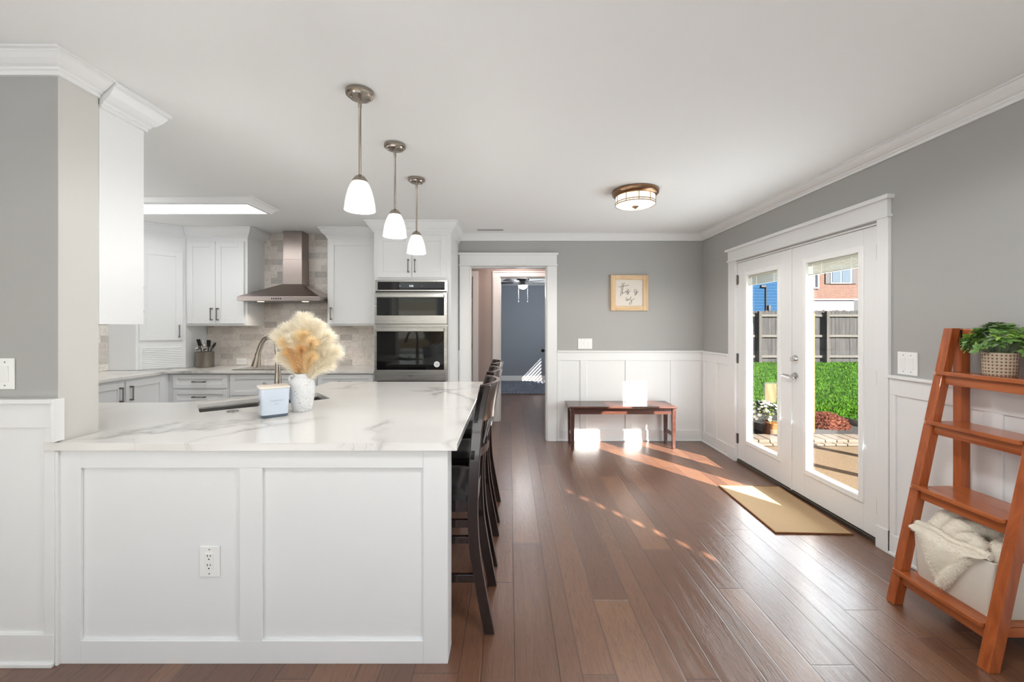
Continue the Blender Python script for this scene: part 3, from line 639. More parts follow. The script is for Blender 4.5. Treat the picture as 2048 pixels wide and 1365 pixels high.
m = MB(); m.box(0, 0.02, -0.012, 0, 0, 0.245); m.box(Ld-0.07, Ld-0.05, -0.012, 0, 0, 0.245)
for i in range(12): m.lathe([(0.0001, 0.02), (0.0095, 0.02), (0.0095, Ld-0.07), (0.0001, Ld-0.07)], (0, 0, 0.012+i*0.0195), 8, 'x')
o = m.build('roll_front', 'cab', t, smooth=True); o.location = (A.x+0.03*math.cos(ang), A.y+0.03*math.sin(ang), 0.925); o.rotation_euler = (0, 0, ang)
# near wall cabinet on the stub wall
t = thing('wall_cabinet', 'nearest white wall cabinet hung on the stub wall, plain end panel', 'cabinet', (XS, 1.882, 1.40), group='kitchen wall cabinets')
m = MB(); m.box(-2.36, -0.001, 0, 0.232, 0, 1.0); m.build('carcass', 'cab', t, bevel=0.002)
for i in range(3):
    d = shaker(0.74, 0.95, 'door', t, (-0.02-i*0.78, 0.232, 0.02)); d.rotation_euler = (0, 0, PI); pull(d, 0.035, 0.11)
cr = MB().sweep([(XS, 1.882), (XS, 2.115), (-4.27, 2.115)], CC); o = cr.build('crown', 'cab', t); o.location = (-XS, -1.882, -1.40)
# oven tower
t = thing('oven_cabinet', 'tall white cabinet housing the wall ovens', 'cabinet', (-1.437, 4.40, 0))
m = MB(); m.box(0, 0.817, 0.0, 0.628, 0.10, 2.396); m.box(0.03, 0.787, 0.06, 0.6, 0.0, 0.1); m.build('carcass', 'cab', t, bevel=0.002)
for i in range(2):
    d = shaker(0.362, 0.445, 'door', t, (0.042+i*0.367, 0, 1.905)); pull(d, 0.362-0.032 if i == 0 else 0.032, 0.12)
d = shaker(0.73, 0.34, 'drawer', t, (0.042, 0, 0.14)); pull(d, 0.365, 0.26, vert=False)
cr = MB().sweep([(-1.437, 4.615), (-1.437, 4.40), (-0.620, 4.40), (-0.620, 5.028)], CC); o = cr.build('crown', 'cab', t); o.location = (1.437, -4.40, 0)
# wall ovens
t = thing('wall_oven', 'stainless steel double wall oven with black glass doors', 'oven', (-1.416, 4.37, 0.815))
OW = 0.766
m = MB(); m.box(0, OW, 0, 0.028, 0, 1.061); m.build('body', 'steel', t, bevel=0.002)
m = MB(); m.box(0.028, OW-0.032, -0.004, 0, 0.958, 1.043); cp = m.build('control_panel', 'blackglass', t, bevel=0.001)
text_mesh('clock_digits', '5:36', 0.026, 'display', cp, (0.383, -0.0048, 0.990), (PI/2, 0, 0))
for ix, ir in ((0.265, 0.007), (0.495, 0.004)): MB().lathe([(0, 0), (ir, 0), (ir, 0.001), (0, 0.001)], (ix, -0.005, 0.998), 12, 'y').build('touch_icon', 'print', cp)
MB().box(0.006, OW-0.006, -0.0015, 0.0, 0.930, 0.944).build('vent_gap', 'slot', t)
def odoor(z0, z1, gz0, gz1, name):
    m = MB(); m.box(0.002, OW-0.002, -0.032, -0.003, z0, z1)
    d = m.build(name, 'steel', t, bevel=0.004)
    MB().box(0.028, OW-0.034, -0.0345, -0.031, gz0, gz1).build('glass', 'blackglass', d, bevel=0.001)
    hb = MB(); hb.box(0.025, OW-0.03, -0.082, -0.060, z1-0.052, z1-0.012)
    for x in (0.04, OW-0.06): hb.box(x, x+0.02, -0.062, -0.030, z1-0.044, z1-0.020)
    hb.build('handle', 'steel', d, bevel=0.005); return d
odoor(0.597, 0.925, 0.686, 0.872, 'upper_door')
d = odoor(0.0, 0.570, 0.118, 0.522, 'lower_door')
m = MB().lathe([(0, 0), (0.031, 0), (0.031, 0.001), (0, 0.001)], (0.657, -0.0362, 0.176), 28, 'y'); stk = m.build('round_sticker', 'white_plastic', d)
for x in (-0.007, 0.009):
    o = MB().prism([(x-0.002, -0.012), (x+0.004, -0.002), (x-0.001, -0.001), (x+0.003, 0.012), (x-0.004, 0.001), (x+0.001, 0.0)], -0.0378, -0.0366, 'y').build('sticker_mark', 'ink', stk); o.location = (0.657, 0, 0.176)
MB().box(0.36, 0.405, -0.033, -0.0318, 0.052, 0.057).build('faint_badge', 'pull', d)
MB().box(0.02, OW-0.03, -0.004, 0.02, -0.022, -0.004).build('vent_slot', 'slot', t)

# base cabinets along the back wall
def drawer_base(label, x0, x1, hs, y=4.44, nh=1, group='kitchen base cabinets'):
    t = thing('base_cabinet', label, 'cabinet', (x0, y, 0), group=group); w = x1-x0
    m = MB(); m.box(0, w, 0, 0.585, 0.10, 0.882); m.box(0.0, w, 0.06, 0.55, 0, 0.1); m.build('carcass', 'cab', t, bevel=0.002)
    z = 0.872
    for h in hs:
        d = shaker(w-0.03, h, 'drawer', t, (0.015, 0, z-h), st=0.045)
        pull(d, (w-0.03)/2, h/2, L=0.135, vert=False); z -= h+0.018
    return t

drawer_base('white three-drawer base cabinet below the utensil crock', -3.60, -2.995, [0.145, 0.145, 0.40])
drawer_base('white base cabinet with wide drawers below the cooktop', -2.992, -2.06, [0.22, 0.24, 0.23])
drawer_base('white drawer base cabinet between cooktop and ovens', -2.057, -1.442, [0.145, 0.145, 0.40])
# left run base with two doors, facing the room centre
t = thing('base_cabinet', 'white double-door base cabinet in the left corner run', 'cabinet', (-3.645, 3.45, 0), PI/2, group='kitchen base cabinets')
m = MB(); m.box(-0.84, 0.989, 0, 0.63, 0.10, 0.882); m.box(0.989, 1.01, -0.044, 0.63, 0.0, 0.882); m.box(-0.84, 0.98, 0.06, 0.6, 0, 0.1); m.build('carcass', 'cab', t, bevel=0.002)
d = shaker(0.44, 0.74, 'door', t, (0.475, 0, 0.125)); pull(d, 0.04, 0.625)
d = shaker(0.44, 0.74, 'door', t, (0.01, 0, 0.125)); pull(d, 0.40, 0.625)

# kitchen countertop along back and left walls
m = MB().prism([(-4.278, 2.60), (-3.61, 2.60), (-3.61, 4.40), (-1.44, 4.40), (-1.44, 5.028), (-4.278, 5.028)], 0.886, 0.916)
tag(m.build('kitchen_countertop', 'quartz', bevel=0.003), 'white veined countertop along the back wall under the hood', 'countertop')
# backsplash
struct(MB().box(-3.664, -1.44, YB-0.008, YB-0.0005, 0.917, ZC-0.001), 'trim_14', 'tile_back', 'marble subway tile backsplash behind the range hood', 'backsplash')
struct(MB().box(XL+0.0005, XL+0.008, 1.885, 4.418, 0.917, 1.40), 'trim_15', 'tile_side', 'marble subway tile backsplash on the left kitchen wall', 'backsplash')

# range hood
t = thing('range_hood', 'stainless chimney range hood over the cooktop', 'range hood', (-2.537, 5.02, 1.668))
hw = 0.453; yf = -0.47
m = MB(); m.box(-hw, hw, yf, 0, 0.0, 0.048)
m.hexa([(-hw, yf, 0.048), (hw, yf, 0.048), (hw, 0, 0.048), (-hw, 0, 0.048)], [(-0.118, -0.18, 0.212), (0.118, -0.18, 0.212), (0.118, 0, 0.212), (-0.118, 0, 0.212)])
m.build('canopy', 'hoodsteel', t, bevel=0.0015)
m = MB(); m.box(-0.112, 0.112, -0.172, 0, 0.212, 0.50); m.box(-0.109, 0.109, -0.169, 0, 0.50, ZC-1.668-0.002); m.build('chimney', 'hoodsteel', t, bevel=0.0015)
for i in range(5): MB().box(-0.075+i*0.024, -0.063+i*0.024, yf-0.002, yf, 0.016, 0.032).build('button', 'slot', t)
for x in (-0.25, 0.25):
    m = MB().lathe([(0, -0.004), (0.035, -0.004), (0.035, 0.001), (0, 0.001)], (x, yf+0.10, 0), 20); m.build('lamp', 'hoodlamp', t)
    lamp('hood_light', 'SPOT', (-2.537+x, 5.02+yf+0.1, 1.655), 3.0, (1, 0.86, 0.7), spot_size=2.2, spot_blend=0.6, shadow_soft_size=0.03)
MB().box(-0.4, 0.4, yf+0.05, -0.05, -0.003, 0.0).build('filter', 'pull', t)

# cooktop
t = thing('cooktop', 'black glass cooktop set in the back countertop', 'cooktop', (-2.53, 4.70, 0.9165))
m = MB(); m.box(-0.44, 0.44, -0.255, 0.24, 0, 0.008); m.build('glass', 'blackglass', t, bevel=0.002)
MB().box(-0.445, 0.445, -0.26, 0.245, -0.0003, 0.004).build('rim', 'steel', t)
t = thing('sauce_pot', 'small dark pot on the cooktop behind the faucet', 'pot', (-2.36, 4.56, 0.9255))
m = MB().lathe([(0, 0), (0.052, 0), (0.06, 0.01), (0.06, 0.06), (0.062, 0.064), (0, 0.064)], n=24); m.build('body', 'black', t, smooth=True)
m = MB().lathe([(0.061, 0.064), (0.05, 0.074), (0.012, 0.082), (0.012, 0.098), (0, 0.1)], n=24); m.build('lid', 'blackglass', t, smooth=True)
MB().tube([(0.058, 0, 0.05), (0.09, -0.02, 0.058), (0.14, -0.05, 0.06)], 0.009).build('handle', 'black', t, smooth=True)

# sockets on the backsplash
def plate(name, label, cat, loc, rx, w, h, kind, n=1, group=None):
    t = thing(name, label, cat, loc, group=group); t.rotation_euler = (0, 0, rx)
    m = MB(); m.box(-w/2, w/2, -0.006, 0, -h/2, h/2); m.build('cover_plate', 'white_plastic', t, bevel=0.003)
    if kind == 'rocker':
        for i in range(n):
            x = (i-(n-1)/2)*0.046
            o = MB().hexa([(x-0.0165, -0.0085, -0.033), (x+0.0165, -0.0085, -0.033), (x+0.0165, -0.004, -0.033), (x-0.0165, -0.004, -0.033)], [(x-0.0165, -0.0125, 0.033), (x+0.0165, -0.0125, 0.033), (x+0.0165, -0.004, 0.033), (x-0.0165, -0.004, 0.033)]).build('rocker', 'white_plastic', t, bevel=0.001)
            for zz in (-0.048, 0.048): MB().lathe([(0, -0.0068), (0.003, -0.0068), (0.003, -0.006), (0, -0.006)], (x, 0, zz), 8, 'y').build('screw', 'screw', t)
    elif kind == 'socket':
        hz = h < w
        m = MB(); m.box(-0.034, 0.034, -0.0085, -0.005, -0.0165, 0.0165) if hz else m.box(-0.0165, 0.0165, -0.0085, -0.005, -0.034, 0.034)
        r = m.build('receptacle', 'white_plastic', t, bevel=0.0008)
        for q in (-0.019, 0.019):
            for (a, b, c_, d_) in ((-0.0075, -0.0050, 0.002, 0.011), (0.0050, 0.0075, 0.003, 0.010), (-0.0025, 0.0025, -0.010, -0.005)):
                MB().box(*( (q+c_, q+d_) if hz else (a, b)), -0.0092, -0.0083, *((a, b) if hz else (q+c_, q+d_))).build('slot', 'slot', r)
        for q in (-0.05, 0.05): MB().lathe([(0, -0.0068), (0.003, -0.0068), (0.003, -0.006), (0, -0.006)], ((q, 0, 0) if hz else (0, 0, q)), 8, 'y').build('screw', 'screw', t)
    return t
plate('wall_outlet', 'outlet set sideways in the tile left of the faucet', 'outlet', (-3.24, 5.0215, 0.965), 0, 0.125, 0.075, 'socket')
plate('wall_outlet', 'outlet in the tile right of the pampas grass, behind it', 'outlet', (-2.02, 5.0215, 1.10), 0, 0.075, 0.12, 'socket')
plate('light_switch', 'triple white switch plate above the wainscot left of the sign', 'switch', (0.915, 5.0295, 1.176), 0, 0.172, 0.125, 'rocker', 3)
plate('light_switch', 'double white switch plate between french doors and ladder shelf', 'switch', (2.3385, 2.435, 1.172), -PI/2, 0.122, 0.135, 'rocker', 2)
plate('light_switch', 'white switch plate on grey wall at the left edge', 'switch', (-2.10, 1.7135, 1.196), 0, 0.122, 0.128, 'rocker', 2)
plate('wall_outlet', 'white outlet low on the peninsula front panel', 'outlet', (-1.241, 1.7215, 0.418), 0, 0.083, 0.128, 'socket')

# ------------------------------------------------------------------ peninsula
t = thing('peninsula', 'white panelled peninsula base facing the viewer', 'peninsula', (0, 0, 0))
m = MB(); YP = 1.717
m.box(-1.856, -0.254, YP+0.005, YP+0.03, 0.0, 0.884); m.build('end_panel', 'cab', t)
fr = MB()
def rail(x0, x1, z0, z1): fr.box(x0, x1, YP-0.008, YP+0.005, z0, z1)
rail(-1.856, -1.767, 0, 0.884); rail(-1.112, -1.019, 0.095, 0.807); rail(-0.356, -0.254, 0, 0.884); rail(-1.767, -0.356, 0.807, 0.884); rail(-1.767, -0.356, 0, 0.095)
fr.build('face_frame', 'cab', t, bevel=0.002)
m = MB()
m.prism([(-1.84, YP+0.031), (-0.74, YP+0.031), (-0.74, 3.50), (-1.49, 3.50), (-1.49, 3.04), (-2.03, 2.555), (-2.30, 2.555), (-2.30, 1.884), (-1.84, 1.884)], 0.10, 0.66)
m.prism([(-1.84, YP+0.031), (-0.74, YP+0.031), (-0.74, 3.50), (-1.05, 3.50), (-1.05, 2.70), (-1.75, 2.13), (-1.84, 2.13)], 0.66, 0.884)
m.box(-1.84, -0.78, YP+0.032, 3.0, 0.0, 0.1); m.build('cabinet_body', 'cab', t)
MB().box(-0.254-0.03, -0.254, YP+0.03, YP+0.10, 0, 0.884).build('support_post', 'cab', t); MB().box(-0.74, -0.26, 3.46, 3.50, 0.0, 0.884).build('support_panel', 'cab', t)
# countertop with the diagonal sink cut-out
pol = [(-1.90, 1.690), (-0.213, 1.690), (-0.213, 3.55), (-1.53, 3.55), (-1.53, 3.01), (-2.05, 2.586), (-3.60, 2.586), (-3.60, 1.8805), (-1.8485, 1.8805), (-1.8485, 1.697), (-1.90, 1.697)]
u = Vector((0.775, 0.632)); v = Vector((-0.632, 0.775)); NL = Vector((-1.709, 2.29))
hole = [NL, NL+u*0.69, NL+u*0.69+v*0.335, NL+v*0.335]
bm = bmesh.new(); zs = (0.884, 0.916)
ov = [bm.verts.new((x, y, zs[1])) for x, y in pol]; hv = [bm.verts.new((p.x, p.y, zs[1])) for p in hole]
es = [bm.edges.new((ov[i], ov[(i+1) % len(ov)])) for i in range(len(ov))]+[bm.edges.new((hv[i], hv[(i+1) % 4])) for i in range(4)]
bmesh.ops.triangle_fill(bm, use_beauty=True, edges=es)
r = bmesh.ops.extrude_face_region(bm, geom=bm.faces[:])
for g in r['geom']:
    if isinstance(g, bmesh.types.BMVert): g.co.z = zs[0]
mb = MB(); mb.bm.free(); mb.bm = bm
o = tag(mb.build('countertop', 'quartz', bevel=0.004), 'white grey-veined quartz countertop on the peninsula', 'countertop')
# sink
t = thing('sink', 'stainless undermount sink set diagonally in the countertop', 'sink', (NL.x, NL.y, 0.884), math.atan2(u.y, u.x))
m = MB(); a, b, dp, th = 0.69, 0.335, -0.20, 0.004
m.box(-0.012, a+0.012, -0.012, b+0.012, dp-th, dp); m.box(-0.012, 0.0, -0.012, b+0.012, dp, -0.001); m.box(a, a+0.012, -0.012, b+0.012, dp, -0.001); m.box(0, a, -0.012, 0, dp, -0.001); m.box(0, a, b, b+0.012, dp, -0.001)
m.build('basin', 'sinksteel', t, bevel=0.002)
MB().lathe([(0, 0.002), (0.03, 0.002), (0.04, 0.0005), (0, 0.0005)], (a/2, b/2, dp), 20).build('drain', 'chrome', t, smooth=True)
# faucet
bx, by = -1.376, 2.466
t = thing('faucet', 'brushed nickel gooseneck kitchen faucet behind the candle', 'faucet', (bx, by, 0.9165), math.atan2(0.287, -0.958))
m = MB().lathe([(0, 0), (0.028, 0), (0.028, 0.006), (0.024, 0.012), (0.024, 0.09), (0.019, 0.13), (0.0165, 0.2), (0.0165, 0.21), (0, 0.21)], n=24); m.build('body', 'nickel', t, smooth=True)
arc = [(0, 0, 0.205), (0, 0, 0.27), (0.003, 0, 0.315)]
R = 0.062
for i in range(1, 9):
    a_ = PI-PI*i/9; arc.append((0.068+R*1.05*math.cos(a_), 0, 0.335+0.075*math.sin(a_)))
arc += [(0.142, 0, 0.33), (0.152, 0, 0.305)]
MB().tube(arc, 0.0145, 14).build('spout', 'nickel', t, smooth=True)
MB().tube([(0.150, 0, 0.312), (0.156, 0, 0.285), (0.164, 0, 0.25), (0.169, 0, 0.232)], [0.016, 0.017, 0.024, 0.026], 16).build('spray_head', 'nickel', t, smooth=True)
MB().tube([(0, 0.02, 0.10), (0, 0.05, 0.11), (0, 0.10, 0.15)], [0.011, 0.009, 0.006], 10).build('lever', 'nickel', t, smooth=True)
# small open metal loop
pts = [(0.028*math.cos(a), 0.02*math.sin(a), 0.004) for a in [math.radians(20+i*320/14) for i in range(15)]]
o = MB().tube(pts, 0.0028, 8).build('metal_loop', 'pull', smooth=True); o.location = (-1.539, 2.306, 0.9165); tag(o, 'small open metal loop lying beside the sink edge', 'ring')
# ------------------------------------------------------------------ things on the peninsula
t = thing('candle_jar', 'square pale blue glass candle jar on the peninsula', 'candle', (-1.259, 2.213, 0.9165), math.radians(38))
def rsq(h, z, r=0.018, n=5):
    out = []
    for (cx, cy, a0) in ((h-r, h-r, 0), (-h+r, h-r, 90), (-h+r, -h+r, 180), (h-r, -h+r, 270)):
        for i in range(n):
            a = math.radians(a0+90*i/(n-1)); out.append((cx+r*math.cos(a), cy+r*math.sin(a), z))
    return out
def loft(mb, rings, cap0=True, cap1=True):
    R = [[mb.bm.verts.new(p) for p in r] for r in rings]; n = len(R[0])
    for A, B in zip(R, R[1:]):
        for j in range(n): mb.bm.faces.new((A[j], A[(j+1) % n], B[(j+1) % n], B[j]))
    if cap0: mb.bm.faces.new(R[0][::-1])
    if cap1: mb.bm.faces.new(R[-1])
    return mb
loft(MB(), [rsq(0.058, 0.0), rsq(0.062, 0.004), rsq(0.0632, 0.014)]).build('glass_base', 'glassbase', t, smooth=True)
g = loft(MB(), [rsq(0.0632, 0.0145), rsq(0.064, 0.03), rsq(0.0665, 0.09), rsq(0.070, 0.150), rsq(0.067, 0.1505), rsq(0.0655, 0.140)], True, False).build('glass_jar', 'candleglass', t, smooth=True)
loft(MB(), [rsq(0.066, 0.151), rsq(0.0715, 0.1515), rsq(0.0715, 0.157), rsq(0.069, 0.159)]).build('lid', 'wax', t, smooth=True)
for (txt, sz, zz, sp) in (('S E A S I D E', 0.0095, 0.085, 1.15), ('candle', 0.0085, 0.068, 1.0)):
    text_mesh('label_print', txt, sz, 'print', g, (0.004, -0.0675-(zz-0.068)*0.05, zz), (PI/2+0.06, 0, 0), sp, 0.0001)

VX, VY, VZ = -1.166, 2.335, 0.9165
t = thing('vase', 'white speckled ceramic vase holding pampas grass', 'vase', (VX, VY, VZ))
MB().lathe([(0, 0), (0.046, 0), (0.050, 0.006), (0.058, 0.05), (0.0645, 0.10), (0.066, 0.135), (0.062, 0.162), (0.05, 0.180), (0.0415, 0.188), (0.040, 0.200), (0.043, 0.210), (0.039, 0.210), (0.036, 0.19), (0.0, 0.17)], n=40).build('body', 'vase', t, smooth=60)
MB().tube([(-0.040, 0, 0.192), (-0.062, 0.0, 0.196), (-0.074, 0, 0.182), (-0.066, 0, 0.160)], 0.008, 8).build('ear_handle', 'vase', t, smooth=True)

def plume(name, label, mat, base, ctrl, tip, n, hl, seed, w0=1.0, stemt=0.35):
    rnd = random.Random(seed); P0, P1, P2 = Vector(base), Vector(ctrl), Vector(tip)
    B = lambda t_: P0*(1-t_)**2+P1*2*t_*(1-t_)+P2*t_*t_
    D = lambda t_: ((P1-P0)*2*(1-t_)+(P2-P1)*2*t_).normalized()
    m = MB()
    for i in range(n):
        q = rnd.random()**0.85; tt = stemt+(1-stemt)*q; p = B(tt); d = D(tt)
        a = d.orthogonal().normalized(); ang = rnd.uniform(0, 2*PI); rad = (Matrix.Rotation(ang, 3, d) @ a)
        prof = math.sin(PI*min(1, 0.12+0.82*q))**0.7
        L = hl*prof*rnd.uniform(0.55, 1.15)+0.012
        sp = rnd.uniform(0.35, 0.95)*w0
        dirn = (d*0.9+rad*sp).normalized(); e1 = p+dirn*L*0.5; e2 = p+dirn*L+Vector((0, 0, -0.10*L))+rad*0.15*L
        side = dirn.cross(Vector((rnd.uniform(-1, 1), rnd.uniform(-1, 1), rnd.uniform(-1, 1)))).normalized()*rnd.uniform(0.0005, 0.0012)
        v = [m.bm.verts.new(x) for x in (p-side*0.7, p+side*0.7, e1+side, e1-side, e2)]
        m.bm.faces.new((v[0], v[1], v[2], v[3])); m.bm.faces.new((v[3], v[2], v[4]))
    o = m.build(name, mat, normals=False); tag(o, label, 'pampas grass', 'pampas plumes in the speckled vase')
    pts = [B(k/8) for k in range(9)]; s = MB().tube(pts, [0.0022]*7+[0.0015, 0.0008], 6).build('stem', 'stem', o)
    return o
top = VZ+0.205
def plume_at(label, mat, dx, dz, dy, n, hl, seed, bend=0.55, w0=1.0, st=0.3):
    base = (VX+dx*0.07, VY+dy*0.07, top-0.12); tip = (VX+dx, VY+dy, top+dz)
    ctrl = (VX+dx*(1-bend)*0.6, VY+dy*(1-bend)*0.6, top+dz*0.72)
    return plume('pampas_plume', label, mat, base, ctrl, tip, n, hl, seed, w0, st)
PL = [('topmost cream pampas plume, standing straight up in the vase', 'pampas_cream', -0.005, 0.325, 0.02, 1500, 0.085),
 ('cream pampas plume left of the topmost one', 'pampas_cream', -0.085, 0.27, 0.02, 1400, 0.085),
 ('cream pampas plume right of the topmost one', 'pampas_cream', 0.085, 0.28, 0.02, 1400, 0.085),
 ('cream pampas plume at the upper left edge of the bunch', 'pampas_cream', -0.145, 0.225, 0.0, 1400, 0.08),
 ('cream pampas plume at the upper right edge of the bunch', 'pampas_cream', 0.15, 0.22, 0.0, 1500, 0.09),
 ('wispy cream pampas plume reaching furthest right', 'pampas_cream', 0.20, 0.13, 0.0, 1500, 0.085),
 ('wispy cream pampas plume drooping low at right', 'pampas_cream', 0.17, 0.06, -0.02, 900, 0.07),
 ('cream pampas plume drooping over the faucet at left', 'pampas_cream', -0.115, 0.10, -0.02, 1000, 0.065),
 ('golden pampas plume in the upper middle of the bunch', 'pampas_gold', 0.025, 0.225, -0.045, 1300, 0.07),
 ('golden pampas plume right of the bunch middle', 'pampas_gold', 0.085, 0.185, -0.05, 1200, 0.065),
 ('golden pampas plume left of the bunch middle', 'pampas_gold', -0.085, 0.19, -0.045, 1100, 0.06),
 ('pale pampas plume standing in the middle front', 'pampas_cream', -0.03, 0.215, -0.06, 900, 0.06),
 ('tan pampas plume low in front over the vase mouth', 'pampas_tan', 0.02, 0.15, -0.055, 900, 0.05),
 ('tan pampas plume low at right over the vase mouth', 'pampas_gold', 0.085, 0.105, -0.05, 1000, 0.055),
 ('tan pampas plume low at left over the vase mouth', 'pampas_tan', -0.055, 0.13, -0.05, 900, 0.05),
 ('golden pampas plume behind the topmost one', 'pampas_gold', 0.03, 0.27, 0.06, 1000, 0.07),
 ('cream pampas plume filling the right middle of the bunch', 'pampas_cream', 0.13, 0.165, 0.02, 1400, 0.085),
 ('cream pampas plume filling the left middle of the bunch', 'pampas_cream', -0.10, 0.165, 0.02, 1300, 0.08),
 ('cream pampas plume just behind the upper middle', 'pampas_cream', 0.04, 0.29, 0.0, 1400, 0.085)]
for i, (lb, mt, dx, dz, dy, n, hl) in enumerate(PL): plume_at(lb, mt, dx, dz, dy, int(n*1.7), hl, 100+i, w0=1.0)

# ------------------------------------------------------------------ utensil crock
CX, CY, CZ = -3.525, 4.80, 0.9165
t = thing('utensil_crock', 'grey metal utensil crock on the back countertop', 'crock', (CX, CY, CZ))
MB().lathe([(0, 0), (0.088, 0), (0.092, 0.004), (0.094, 0.17), (0.097, 0.178), (0.091, 0.178), (0.089, 0.17), (0.087, 0.02), (0, 0.02)], n=40).build('body', 'crock', t, smooth=True)
def utensil(name, label, cat, x, y, lean, az, head, hm, L=0.25):
    o = thing(name, label, cat, (CX+x, CY+y, CZ+0.022), group='utensils in the grey crock'); o.rotation_euler = (0, lean, az)
    MB().tube([(0, 0, 0), (0, 0, L*0.5), (0, 0, L)], 0.005, 8).build('handle', 'chrome' if hm == 'chrome' else 'black', o, smooth=True)
    m = MB()
    if head == 'spatula': m.box(-0.003, 0.003, -0.034, 0.034, L-0.005, L+0.075); m.build('blade', hm, o, bevel=0.0025)
    if head == 'spoon': m.ball((0, 0, L+0.03), 0.03, 0.35, 1, 1.3); m.build('bowl', hm, o, smooth=True)
    if head == 'ladle': m.lathe([(0, -0.03), (0.025, -0.022), (0.036, 0.0), (0.034, 0.0), (0.022, -0.02), (0, -0.027)], (0.03, 0, L+0.015), 20); m.build('bowl', hm, o, smooth=True)
    if head == 'tongs':
        for s in (-1, 1): m.tube([(0, s*0.006, L*0.4), (0, s*0.016, L), (0, s*0.012, L+0.07)], 0.006, 8, flat=(1, 0.5))
        m.build('arms', hm, o, smooth=True)
    if head == 'whisk':
        for k in range(5):
            a = PI*k/5; ca, sa = math.cos(a), math.sin(a)
            m.tube([(0, 0, L-0.01), (0.022*ca, 0.022*sa, L+0.03), (0.026*ca, 0.026*sa, L+0.06), (0, 0, L+0.09), (-0.026*ca, -0.026*sa, L+0.06), (-0.022*ca, -0.022*sa, L+0.03), (0, 0, L-0.01)], 0.0012, 5)
        m.build('wires', hm, o, smooth=True)
utensil('spatula', 'black spatula leaning left in the utensil crock', 'spatula', 0.01, 0, -0.26, 0.1, 'spatula', 'black', 0.235)
utensil('ladle', 'steel ladle hanging out the left side of the crock', 'ladle', 0.01, -0.03, -0.45, 0.2, 'ladle', 'chrome', 0.20)
utensil('tongs', 'steel tongs leaning left of centre in the crock', 'tongs', 0.0, 0.03, -0.14, 0.9, 'tongs', 'chrome', 0.24)
utensil('turner', 'dark turner standing upright in the middle of the crock', 'turner', 0.02, 0.02, 0.04, 1.2, 'spatula', 'black', 0.215)
utensil('serving_spoon', 'shiny steel spoon at the front right of the crock', 'spoon', 0.0, -0.04, 0.19, -0.2, 'spoon', 'chrome', 0.19)
utensil('basting_spoon', 'black spoon leaning far right out of the crock', 'spoon', -0.02, 0.0, 0.47, 0.15, 'spoon', 'black', 0.225)
utensil('whisk', 'wire whisk at the back of the crock', 'whisk', 0.0, 0.045, 0.16, 0.4, 'whisk', 'chrome', 0.19)

# ------------------------------------------------------------------ lights
ZL = ZC-0.001
def pendant(x, y, label):
    t = thing('pendant_light', label, 'pendant light', (x, y, ZL), group='pendants over the peninsula')
    m = MB().lathe([(0, 0), (0.064, 0), (0.066, -0.006), (0.064, -0.016), (0.054, -0.02), (0.05, -0.028), (0.018, -0.032), (0, -0.032)], n=36); m.build('canopy', 'nickel', t, smooth=True)
    for a in (0.6, 0.6+PI): MB().ball((0.04*math.cos(a), 0.04*math.sin(a), -0.032), 0.006, u=10, v=6).build('canopy_screw', 'nickel', t, smooth=True)
    m = MB().lathe([(0, -0.03), (0.0085, -0.03), (0.0085, -0.075), (0.0062, -0.078), (0.0062, -0.40), (0, -0.40)], n=16); m.build('rod', 'nickel', t, smooth=True)
    m = MB().lathe([(0, -0.392), (0.010, -0.394), (0.022, -0.402), (0.034, -0.418), (0.037, -0.428), (0, -0.428)], n=28); m.build('cap', 'nickel', t, smooth=True)
    pr = [(0.034, -0.426), (0.044, -0.442), (0.054, -0.466), (0.063, -0.498), (0.0685, -0.53), (0.0712, -0.562)]
    m = MB().lathe(pr+[(r-0.003, z) for r, z in pr[::-1]], n=40); sh = m.build('shade', 'shade', t, smooth=60)
    m = MB().ball((0, 0, -0.505), 0.03, sz=1.15); m.build('bulb', 'bulb', t, smooth=True)
    l = lamp('pendant_lamp', 'POINT', (x, y, ZL-0.61), 5.5, (1, 0.99, 0.97), shadow_soft_size=0.04)
    return t
pendant(-0.710, 1.970, 'nearest and largest white glass pendant over the peninsula')
pendant(-0.703, 2.547, 'middle white glass pendant over the peninsula')
pendant(-0.703, 3.136, 'farthest white glass pendant, in front of the oven cabinet')

t = thing('flush_light', 'round bronze flush ceiling light with cream glass drum', 'ceiling light', (1.035, 3.415, ZL))
MB().lathe([(0, 0), (0.186, 0), (0.188, -0.008), (0.184, -0.03), (0.165, -0.048), (0.158, -0.05), (0, -0.05)], n=56).build('rim', 'bronze', t, smooth=True)
MB().lathe([(0.156, -0.048), (0.156, -0.114), (0.14, -0.122), (0, -0.128)], n=56).build('glass_drum', 'flushglass', t, smooth=True)
for z in (-0.098, -0.114): MB().lathe([(0.157, z-0.003), (0.161, z-0.003), (0.161, z+0.003), (0.157, z+0.003), (0.157, z-0.003)], n=56).build('band', 'bronze', t, smooth=True)
for k in range(10):
    a = 2*PI*k/10+0.2; MB().tube([(0.159*math.cos(a), 0.159*math.sin(a), -0.05), (0.159*math.cos(a), 0.159*math.sin(a), -0.115)], 0.0028, 6).build('upright', 'bronze', t, smooth=True)
MB().lathe([(0, -0.126), (0.026, -0.128), (0.024, -0.134), (0.012, -0.137), (0.010, -0.146), (0, -0.149)], n=24).build('finial', 'bronze', t, smooth=True)
lamp('flush_lamp', 'SPOT', (1.035, 3.415, ZL-0.16), 38, (1, 0.95, 0.89), spot_size=2.85, spot_blend=0.35, shadow_soft_size=0.12)

